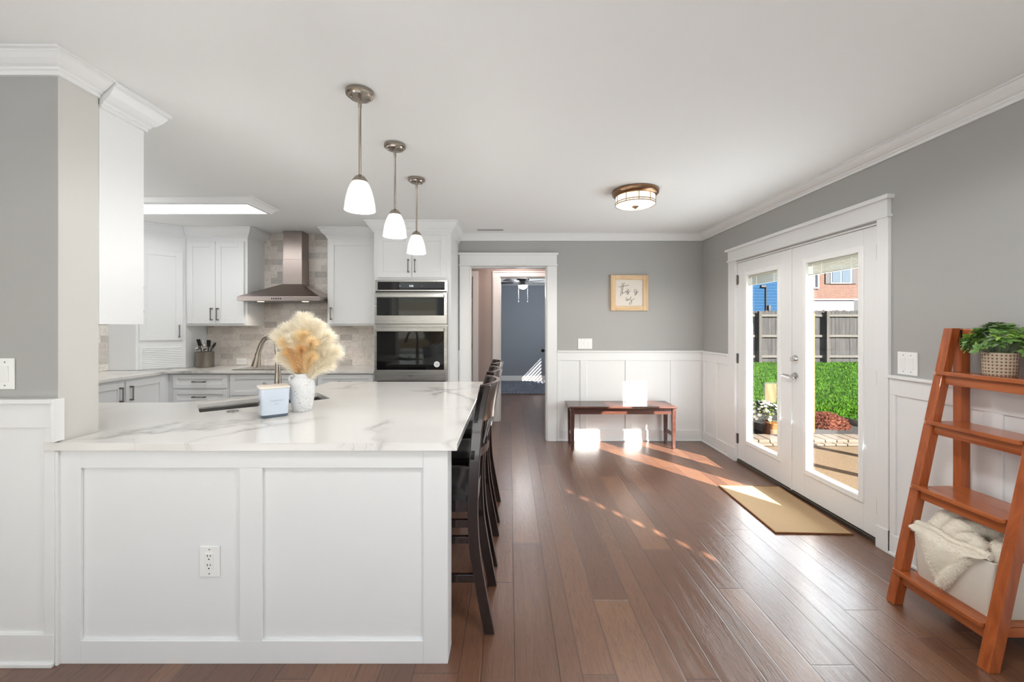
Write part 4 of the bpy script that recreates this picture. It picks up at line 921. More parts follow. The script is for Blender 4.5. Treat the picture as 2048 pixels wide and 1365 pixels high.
t = thing('flush_light', 'round white ceiling fixture added above the viewer to light the right wall', 'ceiling light', (0.5, 0.85, ZL))
MB().lathe([(0, 0), (0.19, 0), (0.19, -0.02), (0, -0.02)], n=40).build('rim', 'nickel', t, smooth=True)
MB().lathe([(0.18, -0.02), (0.17, -0.06), (0.1, -0.085), (0, -0.09)], n=40).build('glass_dome', 'shade', t, smooth=True)
lamp('right_wall_fill', 'SPOT', (0.5, 0.85, ZL-0.12), 85, (0.97, 0.985, 1.0), spot_size=3.05, spot_blend=0.15, shadow_soft_size=0.16)  # off-view spot and its fixture, added to brighten the right wall
t = thing('fluorescent_light', 'long white framed fluorescent box light on kitchen ceiling', 'ceiling light', (-2.96, 3.76, ZL))
m = MB(); x0, x1, y0, y1 = -0.75, 0.75, -0.22, 0.22
for (a, b) in (((x0, y0), (x1, y0)), ((x1, y0), (x1, y1)), ((x1, y1), (x0, y1)), ((x0, y1), (x0, y0))):
    pass
pr = [(0.05, 0.0), (0.05, -0.008), (0.038, -0.012), (0.022, -0.030), (0.010, -0.044), (0.010, -0.056), (-0.02, -0.056), (-0.02, 0.0)]
corners = [(x0+0.05, y0+0.05), (x0+0.05, y1-0.05), (x1-0.05, y1-0.05), (x1-0.05, y0+0.05)]
# four mitred sides
cs = corners[::-1]
for i in range(4):
    a, b, p, q = cs[i], cs[(i+1) % 4], cs[i-1], cs[(i+2) % 4]
    m.sweep([a, b], pr, pre=p, post=q)
m.build('frame', 'trim', t)
MB().box(x0+0.068, x1-0.068, y0+0.068, y1-0.068, -0.050, -0.046).build('diffuser', 'diffuser', t)
lamp('fluorescent_lamp', 'AREA', (-2.96, 3.76, ZL-0.07), 7.5, (1, 1, 1), shape='RECTANGLE', size=1.36, size_y=0.30)

t = thing('ceiling_vent', 'white slotted air vent in the ceiling near back wall', 'vent', (-0.22, 4.79, ZL))
MB().box(-0.165, 0.165, -0.05, 0.05, -0.004, 0).build('frame', 'trim', t, bevel=0.0015)
MB().box(-0.152, 0.152, -0.038, 0.038, -0.0045, -0.0040).build('opening', 'slot', t)
m = MB()
for k in range(26): x = -0.148+k*0.0118; m.box(x, x+0.005, -0.038, 0.038, -0.008, -0.0045)
m.build('louvre', 'trim', t)

# ------------------------------------------------------------------ framed sign
t = thing('framed_sign', 'square wooden framed sign reading this is us', 'picture', (1.4455, YB-0.001, 1.791))
a, b, fw = 0.2215, 0.215, 0.056
for p, q in ((-a, -a+fw), (a-fw, a)): MB().box(p, q, -0.03, 0, -b, b).build('frame_stile', 'frame_z', t, bevel=0.004)
for p, q in ((-b, -b+fw), (b-fw, b)): MB().box(-a+fw, a-fw, -0.03, 0, p, q).build('frame_rail', 'frame_x', t, bevel=0.004)
for p, q in ((-a-0.003, -a+0.012), (a-0.012, a+0.003)): MB().box(p, q, -0.036, 0.0, -b-0.003, b+0.003).build('frame_lip', 'frame_z', t, bevel=0.003)
bd = MB().box(-a+fw, a-fw, -0.014, -0.004, -b+fw, b-fw).build('board', 'paper', t)
S = [[(548,390),(525,520),(505,660),(490,800)], [(615,385),(580,440),(560,560),(538,740),(555,690),(590,695),(640,665),(665,630)], [(425,522),(580,490),(740,460)],
 [(665,625),(652,665),(672,668),(720,620),(740,580)], [(680,575),(690,566)], [(740,580),(705,650),(732,680),(725,730),(695,738),(675,715),(730,675),(790,630)],
 [(945,570),(905,640),(910,690),(940,680),(985,600)], [(985,600),(960,660),(987,690),(960,740),(935,765),(925,750),(975,690),(1030,635)],
 [(665,825),(655,900),(675,940),(705,890),(715,860)], [(715,860),(705,915),(745,915),(790,860),(815,810)], [(815,810),(785,880),(822,930),(825,1000),(780,1045),(750,1025),(790,970),(850,915),(915,865)]]
def smooth_line(p, k=5):
    out = []
    for i in range(len(p)-1):
        p0 = p[max(i-1, 0)]; p1 = p[i]; p2 = p[i+1]; p3 = p[min(i+2, len(p)-1)]
        for j in range(k):
            s = j/k
            out.append(tuple(0.5*((2*p1[c])+(-p0[c]+p2[c])*s+(2*p0[c]-5*p1[c]+4*p2[c]-p3[c])*s*s+(-p0[c]+3*p1[c]-3*p2[c]+p3[c])*s**3) for c in (0, 1)))
    out.append(p[-1]); return out
m = MB()
for st in S:
    pts = [((x/15.17+191)/830*4.99-1.4455, -0.0145, 1.394-(y/15.17-112)/830*4.99-1.791) for x, y in smooth_line(st)]
    m.tube(pts, 0.0023, 6)
m.build('lettering', 'ink', bd)

# ------------------------------------------------------------------ bar stools
def stool(label, y):
    t = thing('bar_stool', label, 'stool', (-0.092, y, 0), group='bar stools along the peninsula'); H = 0.19
    cur = [(0.002, 0.0), (-0.027, 0.151), (-0.052, 0.289), (-0.066, 0.392), (-0.074, 0.55), (-0.070, 0.70), (-0.064, 0.80), (-0.054, 0.92), (-0.036, 1.04), (-0.016, 1.125)]
    cur = smooth_line(cur, 4)
    poly = [(x-0.025, z) for x, z in cur]+[(x+0.023, z) for x, z in cur[::-1]]
    for s in (-1, 1):
        y0 = s*(H-0.016); MB().prism(poly, y0-0.016, y0+0.016, 'y').build('rear_leg', 'esp', t, bevel=0.004)
        MB().hexa([(-0.478, s*(H-0.02)-0.014, 0), (-0.446, s*(H-0.02)-0.014, 0), (-0.446, s*(H-0.02)+0.014, 0), (-0.478, s*(H-0.02)+0.014, 0)], [(-0.486, s*(H-0.02)-0.018, 0.60), (-0.446, s*(H-0.02)-0.018, 0.60), (-0.446, s*(H-0.02)+0.018, 0.60), (-0.486, s*(H-0.02)+0.018, 0.60)]).build('front_leg', 'esp', t, bevel=0.003)
        for z0, z1 in ((0.478, 0.512), (0.405, 0.437), (0.228, 0.264)): MB().box(-0.458, -0.066, s*(H-0.02)-0.010, s*(H-0.02)+0.010, z0, z1).build('side_stretcher', 'esp', t, bevel=0.002)
    MB().box(-0.475, -0.455, -H+0.03, H-0.03, 0.20, 0.235).build('foot_rail', 'esp', t, bevel=0.002)
    MB().box(-0.475, -0.06, -H+0.012, H-0.012, 0.548, 0.602).build('apron', 'esp', t, bevel=0.003)
    m = MB(); N = 10
    def sp(u_, v_, top):
        x = -0.105-0.39*u_; yy = -H+2*H*v_
        ed = min(1, min(u_, 1-u_)*7)*min(1, min(v_, 1-v_)*7); dish = 0.012*math.sin(PI*u_)*math.sin(PI*v_)
        return (x, yy, 0.604+(0.026+0.026*ed**0.5-dish if top else 0))
    g = [[m.bm.verts.new(sp(i/N, j/N, True)) for j in range(N+1)] for i in range(N+1)]
    g2 = [[m.bm.verts.new(sp(i/N, j/N, False)) for j in range(N+1)] for i in range(N+1)]
    for i in range(N):
        for j in range(N):
            m.bm.faces.new((g[i][j], g[i+1][j], g[i+1][j+1], g[i][j+1])); m.bm.faces.new((g2[i][j], g2[i][j+1], g2[i+1][j+1], g2[i+1][j]))
    for i in range(N):
        for (a_, b_) in (((i, 0), (i+1, 0)), ((i, N), (i+1, N)), ((0, i), (0, i+1)), ((N, i), (N, i+1))):
            m.bm.faces.new((g[a_[0]][a_[1]], g[b_[0]][b_[1]], g2[b_[0]][b_[1]], g2[a_[0]][a_[1]]))
    m.build('seat', 'leather', t, smooth=60)
    def back(z0, z1, bulge, xo, th, name, n=16):
        m = MB(); rows = []
        for k in range(n+1):
            yy = -H+2*H*k/n; bx_ = bulge*(1-(yy/H)**2)
            def X(z): # follow the leg curve
                for (xa, za), (xb, zb) in zip(cur, cur[1:]):
                    if za <= z <= zb: return xa+(xb-xa)*(z-za)/(zb-za)
                return cur[-1][0]
            q = []
            for j in range(5):
                z = z0+(z1-z0)*j/4; q.append((X(z)+xo+bx_, yy, z))
            rows.append([m.bm.verts.new((x+d, y_, z)) for d, seq in ((0, q), (th, q[::-1])) for x, y_, z in seq])
        for A_, B2 in zip(rows, rows[1:]):
            for j in range(10): m.bm.faces.new((A_[j], A_[(j+1) % 10], B2[(j+1) % 10], B2[j]))
        m.bm.faces.new(rows[0][::-1]); m.bm.faces.new(rows[-1]); return m.build(name, 'esp', t, smooth=35)
    back(0.955, 1.128, 0.068, -0.024, 0.022, 'top_rail'); back(0.79, 0.83, 0.055, -0.022, 0.02, 'lower_rail')
    for yy in (-0.075, 0.0, 0.075):
        b_ = 0.066*(1-(yy/H)**2)
        m = MB(); m.hexa([(-0.088+b_*0.85, yy-0.017, 0.82), (-0.078+b_*0.85, yy-0.017, 0.82), (-0.078+b_*0.85, yy+0.017, 0.82), (-0.088+b_*0.85, yy+0.017, 0.82)], [(-0.062+b_, yy-0.017, 0.965), (-0.052+b_, yy-0.017, 0.965), (-0.052+b_, yy+0.017, 0.965), (-0.062+b_, yy+0.017, 0.965)]); m.build('slat', 'esp', t, bevel=0.002)
    return t
st0 = stool('nearest of three dark wood bar stools with black leather seat', 2.06)
for y, lb in ((2.585, 'middle of three dark wood bar stools along the peninsula'), (3.12, 'farthest of three dark wood bar stools, closest to the hall doorway')):
    c = copy_tree(st0); c.location = (-0.092, y, 0); c['label'] = lb

# ------------------------------------------------------------------ bench and mat
t = thing('bench', 'low dark wood bench against the white wainscot', 'bench', (1.266, 4.805, 0))
m = MB(); m.box(-0.603, 0.603, -0.185, 0.18, 0.468, 0.492); m.build('seat', 'benchwood', t, bevel=0.008, seg=3)
MB().box(-0.545, 0.56, -0.128, -0.108, 0.395, 0.455).build('apron', 'benchwood', t, bevel=0.002)
MB().box(-0.545, 0.56, 0.128, 0.148, 0.395, 0.455).build('apron', 'benchwood', t, bevel=0.002)
for x in (-0.575, 0.567):
    for y in (-0.133, 0.108): MB().hexa([(x+0.005, y+0.005, 0), (x+0.037, y+0.005, 0), (x+0.037, y+0.037, 0), (x+0.005, y+0.037, 0)], [(x, y, 0.468), (x+0.044, y, 0.468), (x+0.044, y+0.044, 0.468), (x, y+0.044, 0.468)]).build('leg', 'benchwood', t, bevel=0.003)
    MB().box(x+0.012, x+0.032, -0.10, 0.12, 0.14, 0.18).build('side_stretcher', 'benchwood', t, bevel=0.002)
    MB().box(x+0.012, x+0.032, -0.10, 0.12, 0.405, 0.455).build('side_apron', 'benchwood', t, bevel=0.002)
t = thing('doormat', 'woven tan doormat in front of the french doors', 'doormat', (2.052, 3.178, 0.0005), math.radians(-2.2))
MB().box(-0.248, 0.248, -0.403, 0.403, 0, 0.009).build('woven_field', 'mat', t, bevel=0.002)
m = MB(); m.tube([(-0.252, -0.407, 0.006), (0.252, -0.407, 0.006), (0.252, 0.407, 0.006), (-0.252, 0.407, 0.006)], 0.0055, 8, closed=True); m.build('bound_edge', 'matedge', t, smooth=True)

# ------------------------------------------------------------------ ladder shelf
LX, LY = 2.1, 1.886
t = thing('ladder_shelf', 'orange brown wooden ladder shelf against the right wall', 'shelf', (LX, LY, 0))
def xf(z): return 1.915+0.2130*z
def put(mb, name, mat, par=t, **k):
    bmesh.ops.translate(mb.bm, verts=mb.bm.verts, vec=(-LX, -LY, 0)); return mb.build(name, mat, par, **k)
for y0, y1 in ((1.660, 1.703), (2.070, 2.113)):
    put(MB().hexa([(xf(0), y0, 0), (xf(0)+0.049, y0, 0), (xf(0)+0.049, y1, 0), (xf(0), y1, 0)], [(xf(1.382), y0, 1.382), (xf(1.382)+0.042, y0, 1.382), (xf(1.382)+0.042, y1, 1.382), (xf(1.382), y1, 1.382)]), 'front_leg', 'cedar_z', bevel=0.003)
    put(MB().box(2.2555, 2.300, y0, y1, 0.0, 1.38), 'rear_leg', 'cedar_z', bevel=0.003)
    put(MB().box(2.246, 2.2552, y0-0.003, y0-0.0005, 1.29, 1.372), 'hinge_plate', 'rubberblack', bevel=0.002)
put(MB().box(2.258, 2.285, 1.704, 2.069, 1.335, 1.378), 'top_rail', 'cedar_y', bevel=0.003)
for z in (1.167, 0.920, 0.596, 0.170):
    x0 = xf(z)-0.016; x1 = 2.252 if z > 0.2 else 2.298
    r = 0.014; p = [(x0+r, 1.706), (x0+0.003, 1.706+0.004), (x0, 1.706+r), (x0, 2.104-r), (x0+0.003, 2.1), (x0+0.012, 2.104), (xf(z)-0.002, 2.104), (xf(z)-0.002, 2.068), (x1, 2.068), (x1, 1.706)]
    sh = put(MB().prism(p, z-0.019, z), 'shelf_board', 'cedar_y', bevel=0.003)
    put(MB().box(xf(z)+0.006, xf(z)+0.026, 1.704, 2.069, z-0.066, z-0.0195), 'front_rail', 'cedar_y', bevel=0.002)
    for y0 in (1.704, 2.051): put(MB().box(xf(z)+0.027, 2.2545, y0, y0+0.018, z-0.058, z-0.0195), 'side_rail', 'cedar_x', bevel=0.002)

# potted plant on the top shelf
px_, py_, pz_ = 2.222, 1.880, 1.1675
t = thing('potted_plant', 'small leafy green plant in a woven pot on top shelf', 'plant', (px_, py_, pz_))
MB().lathe([(0, 0), (0.050, 0), (0.054, 0.006), (0.0575, 0.09), (0.0585, 0.106), (0.053, 0.106), (0.051, 0.09), (0, 0.088)], n=40).build('woven_pot', 'basket', t, smooth=True)
rnd = random.Random(5); ms = {'leaf': MB(), 'leaf_lime': MB(), 'leaf_grey': MB()}
def leaf_shape(m, p, d, L, Wd, n_up, curl=0.25):
    d = d.normalized(); side = d.cross(n_up)
    if side.length < 1e-4: side = d.orthogonal()
    side.normalize(); up = side.cross(d).normalized(); rows = []
    for k, (s, w) in enumerate(((0, 0.08), (0.2, 0.62), (0.45, 1.0), (0.7, 0.85), (0.9, 0.4), (1.0, 0.03))):
        c = p+d*(L*s)-up*(curl*L*s*s); h = side*(Wd*w*0.5); rows.append([m.bm.verts.new(c-h+up*Wd*0.12*w), m.bm.verts.new(c), m.bm.verts.new(c+h+up*Wd*0.12*w)])
    for A_, B2 in zip(rows, rows[1:]):
        for j in (0, 1): m.bm.faces.new((A_[j], A_[j+1], B2[j+1], B2[j]))
stems = MB()
for k in range(115):
    a = rnd.uniform(0, 2*PI); el = rnd.uniform(0.08, 1.5); rr = rnd.uniform(0.75, 1.0)
    tip = Vector((0.098*math.cos(a)*math.cos(el)*rr, 0.125*math.sin(a)*math.cos(el)*rr, 0.110+0.125*math.sin(el)*rr))
    if tip.x > 0.085: tip.x = 0.085
    stems.tube([(tip.x*0.25, tip.y*0.25, 0.088), tip*0.55+Vector((0, 0, 0.05)), tip], 0.0014, 5)
    ax = (tip-Vector((0, 0, 0.07))).normalized(); mk = rnd.choice(['leaf', 'leaf', 'leaf_lime', 'leaf_grey'])
    for j in range(7):
        b_ = 2*PI*j/7+rnd.uniform(-.3, .3); o1 = ax.orthogonal().normalized(); rad = Matrix.Rotation(b_, 3, ax) @ o1
        dd_ = ax*rnd.uniform(0.25, 0.9)+rad; leaf_shape(ms[mk], tip-ax*rnd.uniform(0, 0.012), dd_, rnd.uniform(0.026, 0.042), rnd.uniform(0.014, 0.021), ax)
stems.build('stems', 'leaf_grey', t)
for k, m in ms.items(): m.build('leaves', k, t, smooth=True, normals=False)

# linen bin and fur throw on the bottom shelf
t = thing('fabric_bin', 'beige linen storage bin on bottom ladder shelf', 'bin', (2.142, 1.884, 0.1705))
def rect(hx, hy, z, r=0.02, n=4):
    out = []
    for (cx, cy, a0) in ((hx-r, hy-r, 0), (-hx+r, hy-r, 90), (-hx+r, -hy+r, 180), (hx-r, -hy+r, 270)):
        for i in range(n): a = math.radians(a0+90*i/(n-1)); out.append((cx+r*math.cos(a), cy+r*math.sin(a), z))
    return out
loft(MB(), [rect(0.138, 0.160, 0), rect(0.142, 0.164, 0.01), rect(0.146, 0.168, 0.12), rect(0.150, 0.172, 0.238), rect(0.145, 0.167, 0.240), rect(0.141, 0.163, 0.12), rect(0.135, 0.155, 0.012)]).build('body', 'linen', t, smooth=35)
def fuzz(mb, n, L, seed, mat, w=0.0016):
    rnd = random.Random(seed); bmesh.ops.recalc_face_normals(mb.bm, faces=mb.bm.faces); F = list(mb.bm.faces); acc = []; s = 0
    for f_ in F: s += f_.calc_area(); acc.append(s)
    import bisect
    tri = []
    for _ in range(n):
        f_ = F[min(bisect.bisect(acc, rnd.random()*s), len(F)-1)]; vs = [v.co for v in f_.verts]
        a, b = rnd.random(), rnd.random()
        if len(vs) == 4: p = (vs[0]*(1-a)+vs[1]*a)*(1-b)+(vs[3]*(1-a)+vs[2]*a)*b
        else:
            if a+b > 1: a, b = 1-a, 1-b
            p = vs[0]+(vs[1]-vs[0])*a+(vs[2]-vs[0])*b
        d = (f_.normal+Vector((rnd.uniform(-1, 1), rnd.uniform(-1, 1), rnd.uniform(-1, 0.6)))*0.75).normalized(); q = d.orthogonal().normalized()*w
        tri.append((p-q, p+q, p+d*L*rnd.uniform(0.5, 1.1)))
    for t3 in tri: mb.face(t3)
    return mb
m = MB()
def fold(pts, r, n=14):
    p3 = []
    for i in range(len(pts)-1):
        for j in range(5):
            s = j/5; P = [Vector(pts[max(i-1, 0)]), Vector(pts[i]), Vector(pts[i+1]), Vector(pts[min(i+2, len(pts)-1)])]
            p3.append(0.5*((2*P[1])+(-P[0]+P[2])*s+(2*P[0]-5*P[1]+4*P[2]-P[3])*s*s+(-P[0]+3*P[1]-3*P[2]+P[3])*s**3))
    p3.append(Vector(pts[-1])); k = len(p3)
    rr = [r*(0.55+0.45*math.sin(PI*min(1, max(0, (i+1)/(k+1))))**0.5)*(1+0.08*math.sin(i*1.7)) for i in range(k)]
    m.tube(p3, rr, n)
# world coordinates minus throw origin
TX, TY, TZ = 2.142, 1.884, 0.40
fold([(-0.11, 0.12, -0.05), (-0.07, 0.115, 0.03), (-0.02, 0.10, 0.082), (0.03, 0.07, 0.07), (0.0, 0.02, 0.02), (-0.06, 0.03, -0.03)], 0.036)
fold([(-0.06, 0.05, -0.04), (-0.075, 0.055, 0.035), (-0.035, 0.02, 0.072), (0.03, -0.02, 0.06), (0.07, -0.05, 0.02)], 0.033)
fold([(-0.10, -0.02, -0.02), (-0.085, 0.0, 0.025), (-0.075, -0.05, 0.038), (-0.10, -0.075, 0.005), (-0.09, -0.10, -0.03)], 0.028)
fold([(0.09, 0.13, -0.04), (0.08, 0.09, 0.06), (0.09, 0.0, 0.075), (0.08, -0.08, 0.04), (0.09, -0.13, -0.03)], 0.036)
fold([(-0.06, -0.13, -0.03), (-0.03, -0.10, 0.03), (0.03, -0.09, 0.04), (0.07, -0.12, -0.01)], 0.032)
fold([(-0.02, 0.14, -0.04), (0.04, 0.13, 0.04), (0.09, 0.10, 0.03)], 0.034)
m.ball((0, 0, -0.06), 0.12, 1.0, 1.15, 0.75, 16, 10)
# draped corner over the front rim
N = 18
def dp(a, b, off):
    # a along rim (0 far .. 1 near), b down the front
    y = 0.165-0.315*a; span = max(0.0, 1-abs(a-0.42)/ (0.42 if a < 0.42 else 0.58))
    z = 0.016-0.222*b*(0.10+0.90*span)+0.006*math.sin(a*9); yy = y+(0.165-0.315*0.42-y)*b*0.30
    x = -0.156-0.010*math.sin(PI*min(1, b*1.2))-0.006*math.sin(a*14+b*5)-off+(0.02*(1-min(1, b*6)))
    return (x, yy, z)
g = [[[m.bm.verts.new(dp(i/N, j/N, o)) for j in range(N+1)] for i in range(N+1)] for o in (0.0, 0.012)]
for i in range(N):
    for j in range(N):
        for L in (0, 1): m.bm.faces.new((g[L][i][j], g[L][i+1][j], g[L][i+1][j+1], g[L][i][j+1]))
for i in range(N):
    for (p, q) in (((i, 0), (i+1, 0)), ((i, N), (i+1, N)), ((0, i), (0, i+1)), ((N, i), (N, i+1))):
        m.bm.faces.new((g[0][p[0]][p[1]], g[0][q[0]][q[1]], g[1][q[0]][q[1]], g[1][p[0]][p[1]]))
# turned-back hem along the near edge of the corner
m.tube([dp(0.44+0.54*k/10, 1.0, 0.010) for k in range(11)], [0.012]+[0.020]*9+[0.014], 12)
m.tube([dp(0.40*k/10, 1.0, 0.004) for k in range(11)], 0.006, 8)
m.tube([(x+0.012, y, z+0.004) for x, y, z in [dp(k/10, 0.0, 0.0) for k in range(11)]], 0.014, 10)
fuzz(m, 26000, 0.011, 3, 'fur', 0.0012)
o = m.build('fur_throw', 'fur', normals=False, smooth=60); o.location = (TX, TY, TZ); tag(o, 'cream fur throw heaped in the linen bin, corner draped over', 'blanket')
# ------------------------------------------------------------------ bedroom contents
FX, FY = 0.27, 8.3
t = thing('ceiling_fan', 'dark ceiling fan with lit bowl in the bedroom', 'ceiling fan', (FX, FY, 2.409))
MB().lathe([(0, 0), (0.085, 0), (0.09, -0.03), (0.12, -0.05), (0.125, -0.09), (0.10, -0.125), (0, -0.125)], n=32).build('motor', 'fanblade', t, smooth=True)
MB().lathe([(0, -0.12), (0.06, -0.12), (0.05, -0.19), (0.095, -0.195), (0.10, -0.205), (0, -0.205)], n=28).build('light_fitter', 'pull', t, smooth=True)
MB().lathe([(0.098, -0.203), (0.092, -0.235), (0.07, -0.262), (0.035, -0.279), (0, -0.284)], n=28).build('glass_bowl', 'fanbowl', t, smooth=True)
for k in range(5):
    a = math.radians(20+72*k); c, s = math.cos(a), math.sin(a); R_ = Matrix.Rotation(a, 4, 'Z') @ Matrix.Translation((0, 0, -0.15)) @ Matrix.Rotation(math.radians(11), 4, 'X')
    m = MB().prism([(0.20, -0.05), (0.26, -0.062), (0.60, -0.07), (0.635, -0.05), (0.635, 0.05), (0.60, 0.07), (0.26, 0.062), (0.20, 0.05)], -0.003, 0.003); bmesh.ops.transform(m.bm, matrix=R_, verts=m.bm.verts); b = m.build('blade', 'fanblade', t, bevel=0.001)
    m = MB().box(0.09, 0.25, -0.02, 0.02, -0.009, -0.003); bmesh.ops.transform(m.bm, matrix=R_, verts=m.bm.verts); m.build('bracket', 'chrome', b)
for x, L in ((-0.09, 0.45), (0.09, 0.45)): MB().tube([(x, -0.03, -0.20), (x, -0.03, -0.20-L*0.72)], 0.0015, 5).ball((x, -0.03, -0.20-L*0.74), 0.009, u=8, v=6).build('pull_chain', 'white_plastic', t)
lamp('fan_lamp', 'POINT', (FX, FY, 2.07), 30, (0.95, 0.97, 1.0), shadow_soft_size=0.1)
lamp('hall_lamp', 'AREA', (0.1, 5.6, 2.40), 9, (1.0, 0.82, 0.75), size=0.5)
lamp('bedroom_window_daylight', 'AREA', (1.85, 8.57, 1.35), 30, DAY, (0, PI/2+0.5, 0), size=0.8)
m = MB(); m.box(-1.0, 1.1, 8.42, 10.28, 0.0008, 0.022)
o = m.build('rug', 'rug'); tag(o, 'blue grey shag rug on the bedroom floor', 'rug')
m = MB(); rnd = random.Random(9)
for _ in range(9000):
    x, y = rnd.uniform(-0.35, 1.0), rnd.uniform(8.42, 10.28); a = rnd.uniform(0, 2*PI); dx, dy = 0.006*math.cos(a), 0.006*math.sin(a)
    m.face([(x-dx, y-dy, 0.02), (x+dx, y+dy, 0.02), (x+rnd.uniform(-.02, .02), y+rnd.uniform(-.02, .02), rnd.uniform(0.035, 0.05))])
tag(m.build('pile', 'rug', o, normals=False), kind='stuff')

o = MB().box(-3.7, 1.95, -3.42, -0.5, 0.0005, 0.012).build('bounce_rug', 'rugpale', bevel=0.004); tag(o, 'pale unseen rug added behind the viewer to bounce sun upward', 'rug')  # out of view; added to bounce sunlight onto the ceiling
# ------------------------------------------------------------------ outdoors
GZ = -0.06
struct(MB().box(XR+0.121, 9.0, -8, 5.0, GZ-0.1, GZ), 'patio', 'patio', 'tan aggregate concrete patio outside the french doors', 'patio')
struct(MB().box(XR+0.121, 60.0, 5.385, 60.0, GZ-0.1, GZ-0.002), 'lawn', 'lawn', 'sunlit lawn between patio and fence', 'lawn')
rnd = random.Random(21); CUR = [(5.30, 5.3), (5.02, 6.0), (4.88, 6.7), (4.5, 7.25), (3.9, 7.55), (2.6, 7.7)]
def edge_y(x):
    for (xa, ya), (xb, yb) in zip(CUR, CUR[1:]):
        if xb <= x <= xa: return ya+(yb-ya)*(xa-x)/(xa-xb)
    return 5.4 if x > 5.30 else 7.7
m = MB(); n = 0
while n < 52000:
    y = 5.5+(16.4-5.5)*rnd.random()**1.35; x = y*rnd.uniform(0.46, 0.98)
    if x < XR+0.2 or y < edge_y(x)+0.05: continue
    a = rnd.uniform(0, 2*PI); w = 0.004+0.0007*y; dx, dy = w*math.cos(a), w*math.sin(a); h = rnd.uniform(0.02, 0.05)
    m.face([(x-dx, y-dy, GZ), (x+dx, y+dy, GZ), (x+rnd.uniform(-.03, .03), y+rnd.uniform(-.03, .03), GZ+h)]); n += 1
tag(m.build('grass', 'grass', normals=False), 'bright green grass blades covering the lawn', 'grass', kind='stuff')
m = MB().prism([(2.6, 5.386), (5.28, 5.386)]+[(x, y) for x, y in CUR], GZ-0.02, GZ+0.004)
struct(m, 'ground_bed', 'soil', 'dark soil flower bed between pavers and lawn', 'flower bed')
e = [(x, y, GZ+0.045) for x, y in smooth_line(CUR, 4)]
tag(MB().tube(e, 0.03, 8, flat=(0.5, 1.6)).build('lawn_edging', 'edging', smooth=True), 'pale curved edging strip around the lawn', 'edging')
rnd = random.Random(4)
proto = None
for row, (y0, y1, zt) in enumerate(((5.095, 5.375, -0.008), (5.005, 5.09, -0.036))):
    x = 2.75+0.06*row
    while x < 5.15:
        w = rnd.choice([0.14, 0.17, 0.20])
        o = MB().box(-w/2+0.004, w/2-0.004, y0, y1, GZ, zt).build('edging_paver', 'block', bevel=0.008)
        o.location = (x+w/2, 0, 0)
        tag(o, 'tan rectangular paver in the back row bordering the flower bed' if row == 0 else 'tan narrow paver in the front row edging the patio', 'paver', 'back row of bed pavers' if row == 0 else 'front row of patio pavers'); x += w
# flowers
t = thing('flowering_plant', 'bushy plant with white and pink blossoms outside the doors', 'flowers', (3.44, 5.62, GZ+0.006))
MB().lathe([(0, 0), (0.12, 0), (0.15, 0.14), (0.155, 0.15), (0.14, 0.15), (0, 0.13)], n=24).build('pot', 'soil', t, smooth=True)
rnd = random.Random(8); lf = MB(); wp = MB(); pk = MB(); lm = MB()
for k in range(520):
    a = rnd.uniform(0, 2*PI); el = rnd.uniform(-0.25, 1.55); r = rnd.uniform(0.75, 1.0)
    p = Vector((0.235*math.cos(a)*math.cos(el)*r, 0.2*math.sin(a)*math.cos(el)*r, 0.22+0.19*math.sin(el)*r)); d = p-Vector((0, 0, 0.12))
    leaf_shape(lf if k % 4 else lm, p, d.normalized()+Vector((rnd.uniform(-.7, .7), rnd.uniform(-.7, .7), rnd.uniform(-.5, .5))), rnd.uniform(0.04, 0.07), 0.022, Vector((0, 0, 1)))
def blossom(m, p, d, r):
    d = d.normalized(); a = d.orthogonal().normalized()
    for j in range(7):
        q = Matrix.Rotation(2*PI*j/7, 3, d) @ a; leaf_shape(m, p, q+d*0.35, r, r*0.62, d, 0.1)
for k in range(95):
    a = rnd.uniform(-PI, PI); el = rnd.uniform(-0.05, 1.5)
    p = Vector((0.255*math.cos(a)*math.cos(el), 0.22*math.sin(a)*math.cos(el), 0.22+0.205*math.sin(el)))
    pink = (k % 9 == 0); blossom(pk if pink else wp, p, p-Vector((0, 0, 0.1)), rnd.uniform(0.02, 0.032))
lf.build('foliage', 'leaf_dark', t, normals=False); lm.build('foliage', 'leaf_lime', t, normals=False); wp.build('blossoms', 'petal', t, normals=False); tag(pk.build('blossoms', 'petalpink', t, normals=False), 'pink blossoms')
t = thing('orange_box', 'small orange box standing in for an orange patch beside the blossoms', 'planter', (3.475, 5.46, GZ+0.0045))  # plain box standing in for an unidentified orange patch
m = MB().box(-0.075, 0.075, -0.06, 0.06, 0, 0.165); m.build('box', 'orange', t, bevel=0.006)
m = MB(); m.box(-0.08, 0.08, -0.065, 0.065, 0.15, 0.172); m.build('rim', 'orange', t, bevel=0.004)
t = thing('orange_panel', 'plain orange panel standing in for an orange patch above the blossoms', 'flag', (3.66, 5.95, GZ+0.004))  # panel made for the upper orange patch, of unknown origin
MB().tube([(0, 0, 0), (0, 0, 0.63)], 0.005, 6).tube([(0, 0, 0.625), (0.17, 0, 0.625)], 0.004, 6).build('stake', 'rubberblack', t)
m = MB(); NN = 8
gg = [[[m.bm.verts.new((0.012+0.15*i/NN, 0.008*math.sin(i*1.1+j*0.4)+o, 0.345+0.27*j/NN)) for j in range(NN+1)] for i in range(NN+1)] for o in (0, 0.003)]
for o in (0, 1):
    for i in range(NN):
        for j in range(NN): m.bm.faces.new((gg[o][i][j], gg[o][i+1][j], gg[o][i+1][j+1], gg[o][i][j+1]))
m.build('sheet', 'orange', t, smooth=True)
o = MB().box(-0.018, 0.018, -0.018, 0.018, 0, 1.62).build('orange_bar', 'orange', bevel=0.003); o.location = (4.105, 5.62, GZ+0.0045); tag(o, 'slim orange bar standing in for an orange streak by the flower bed', 'stake')  # upright bar put where a thin orange streak shows
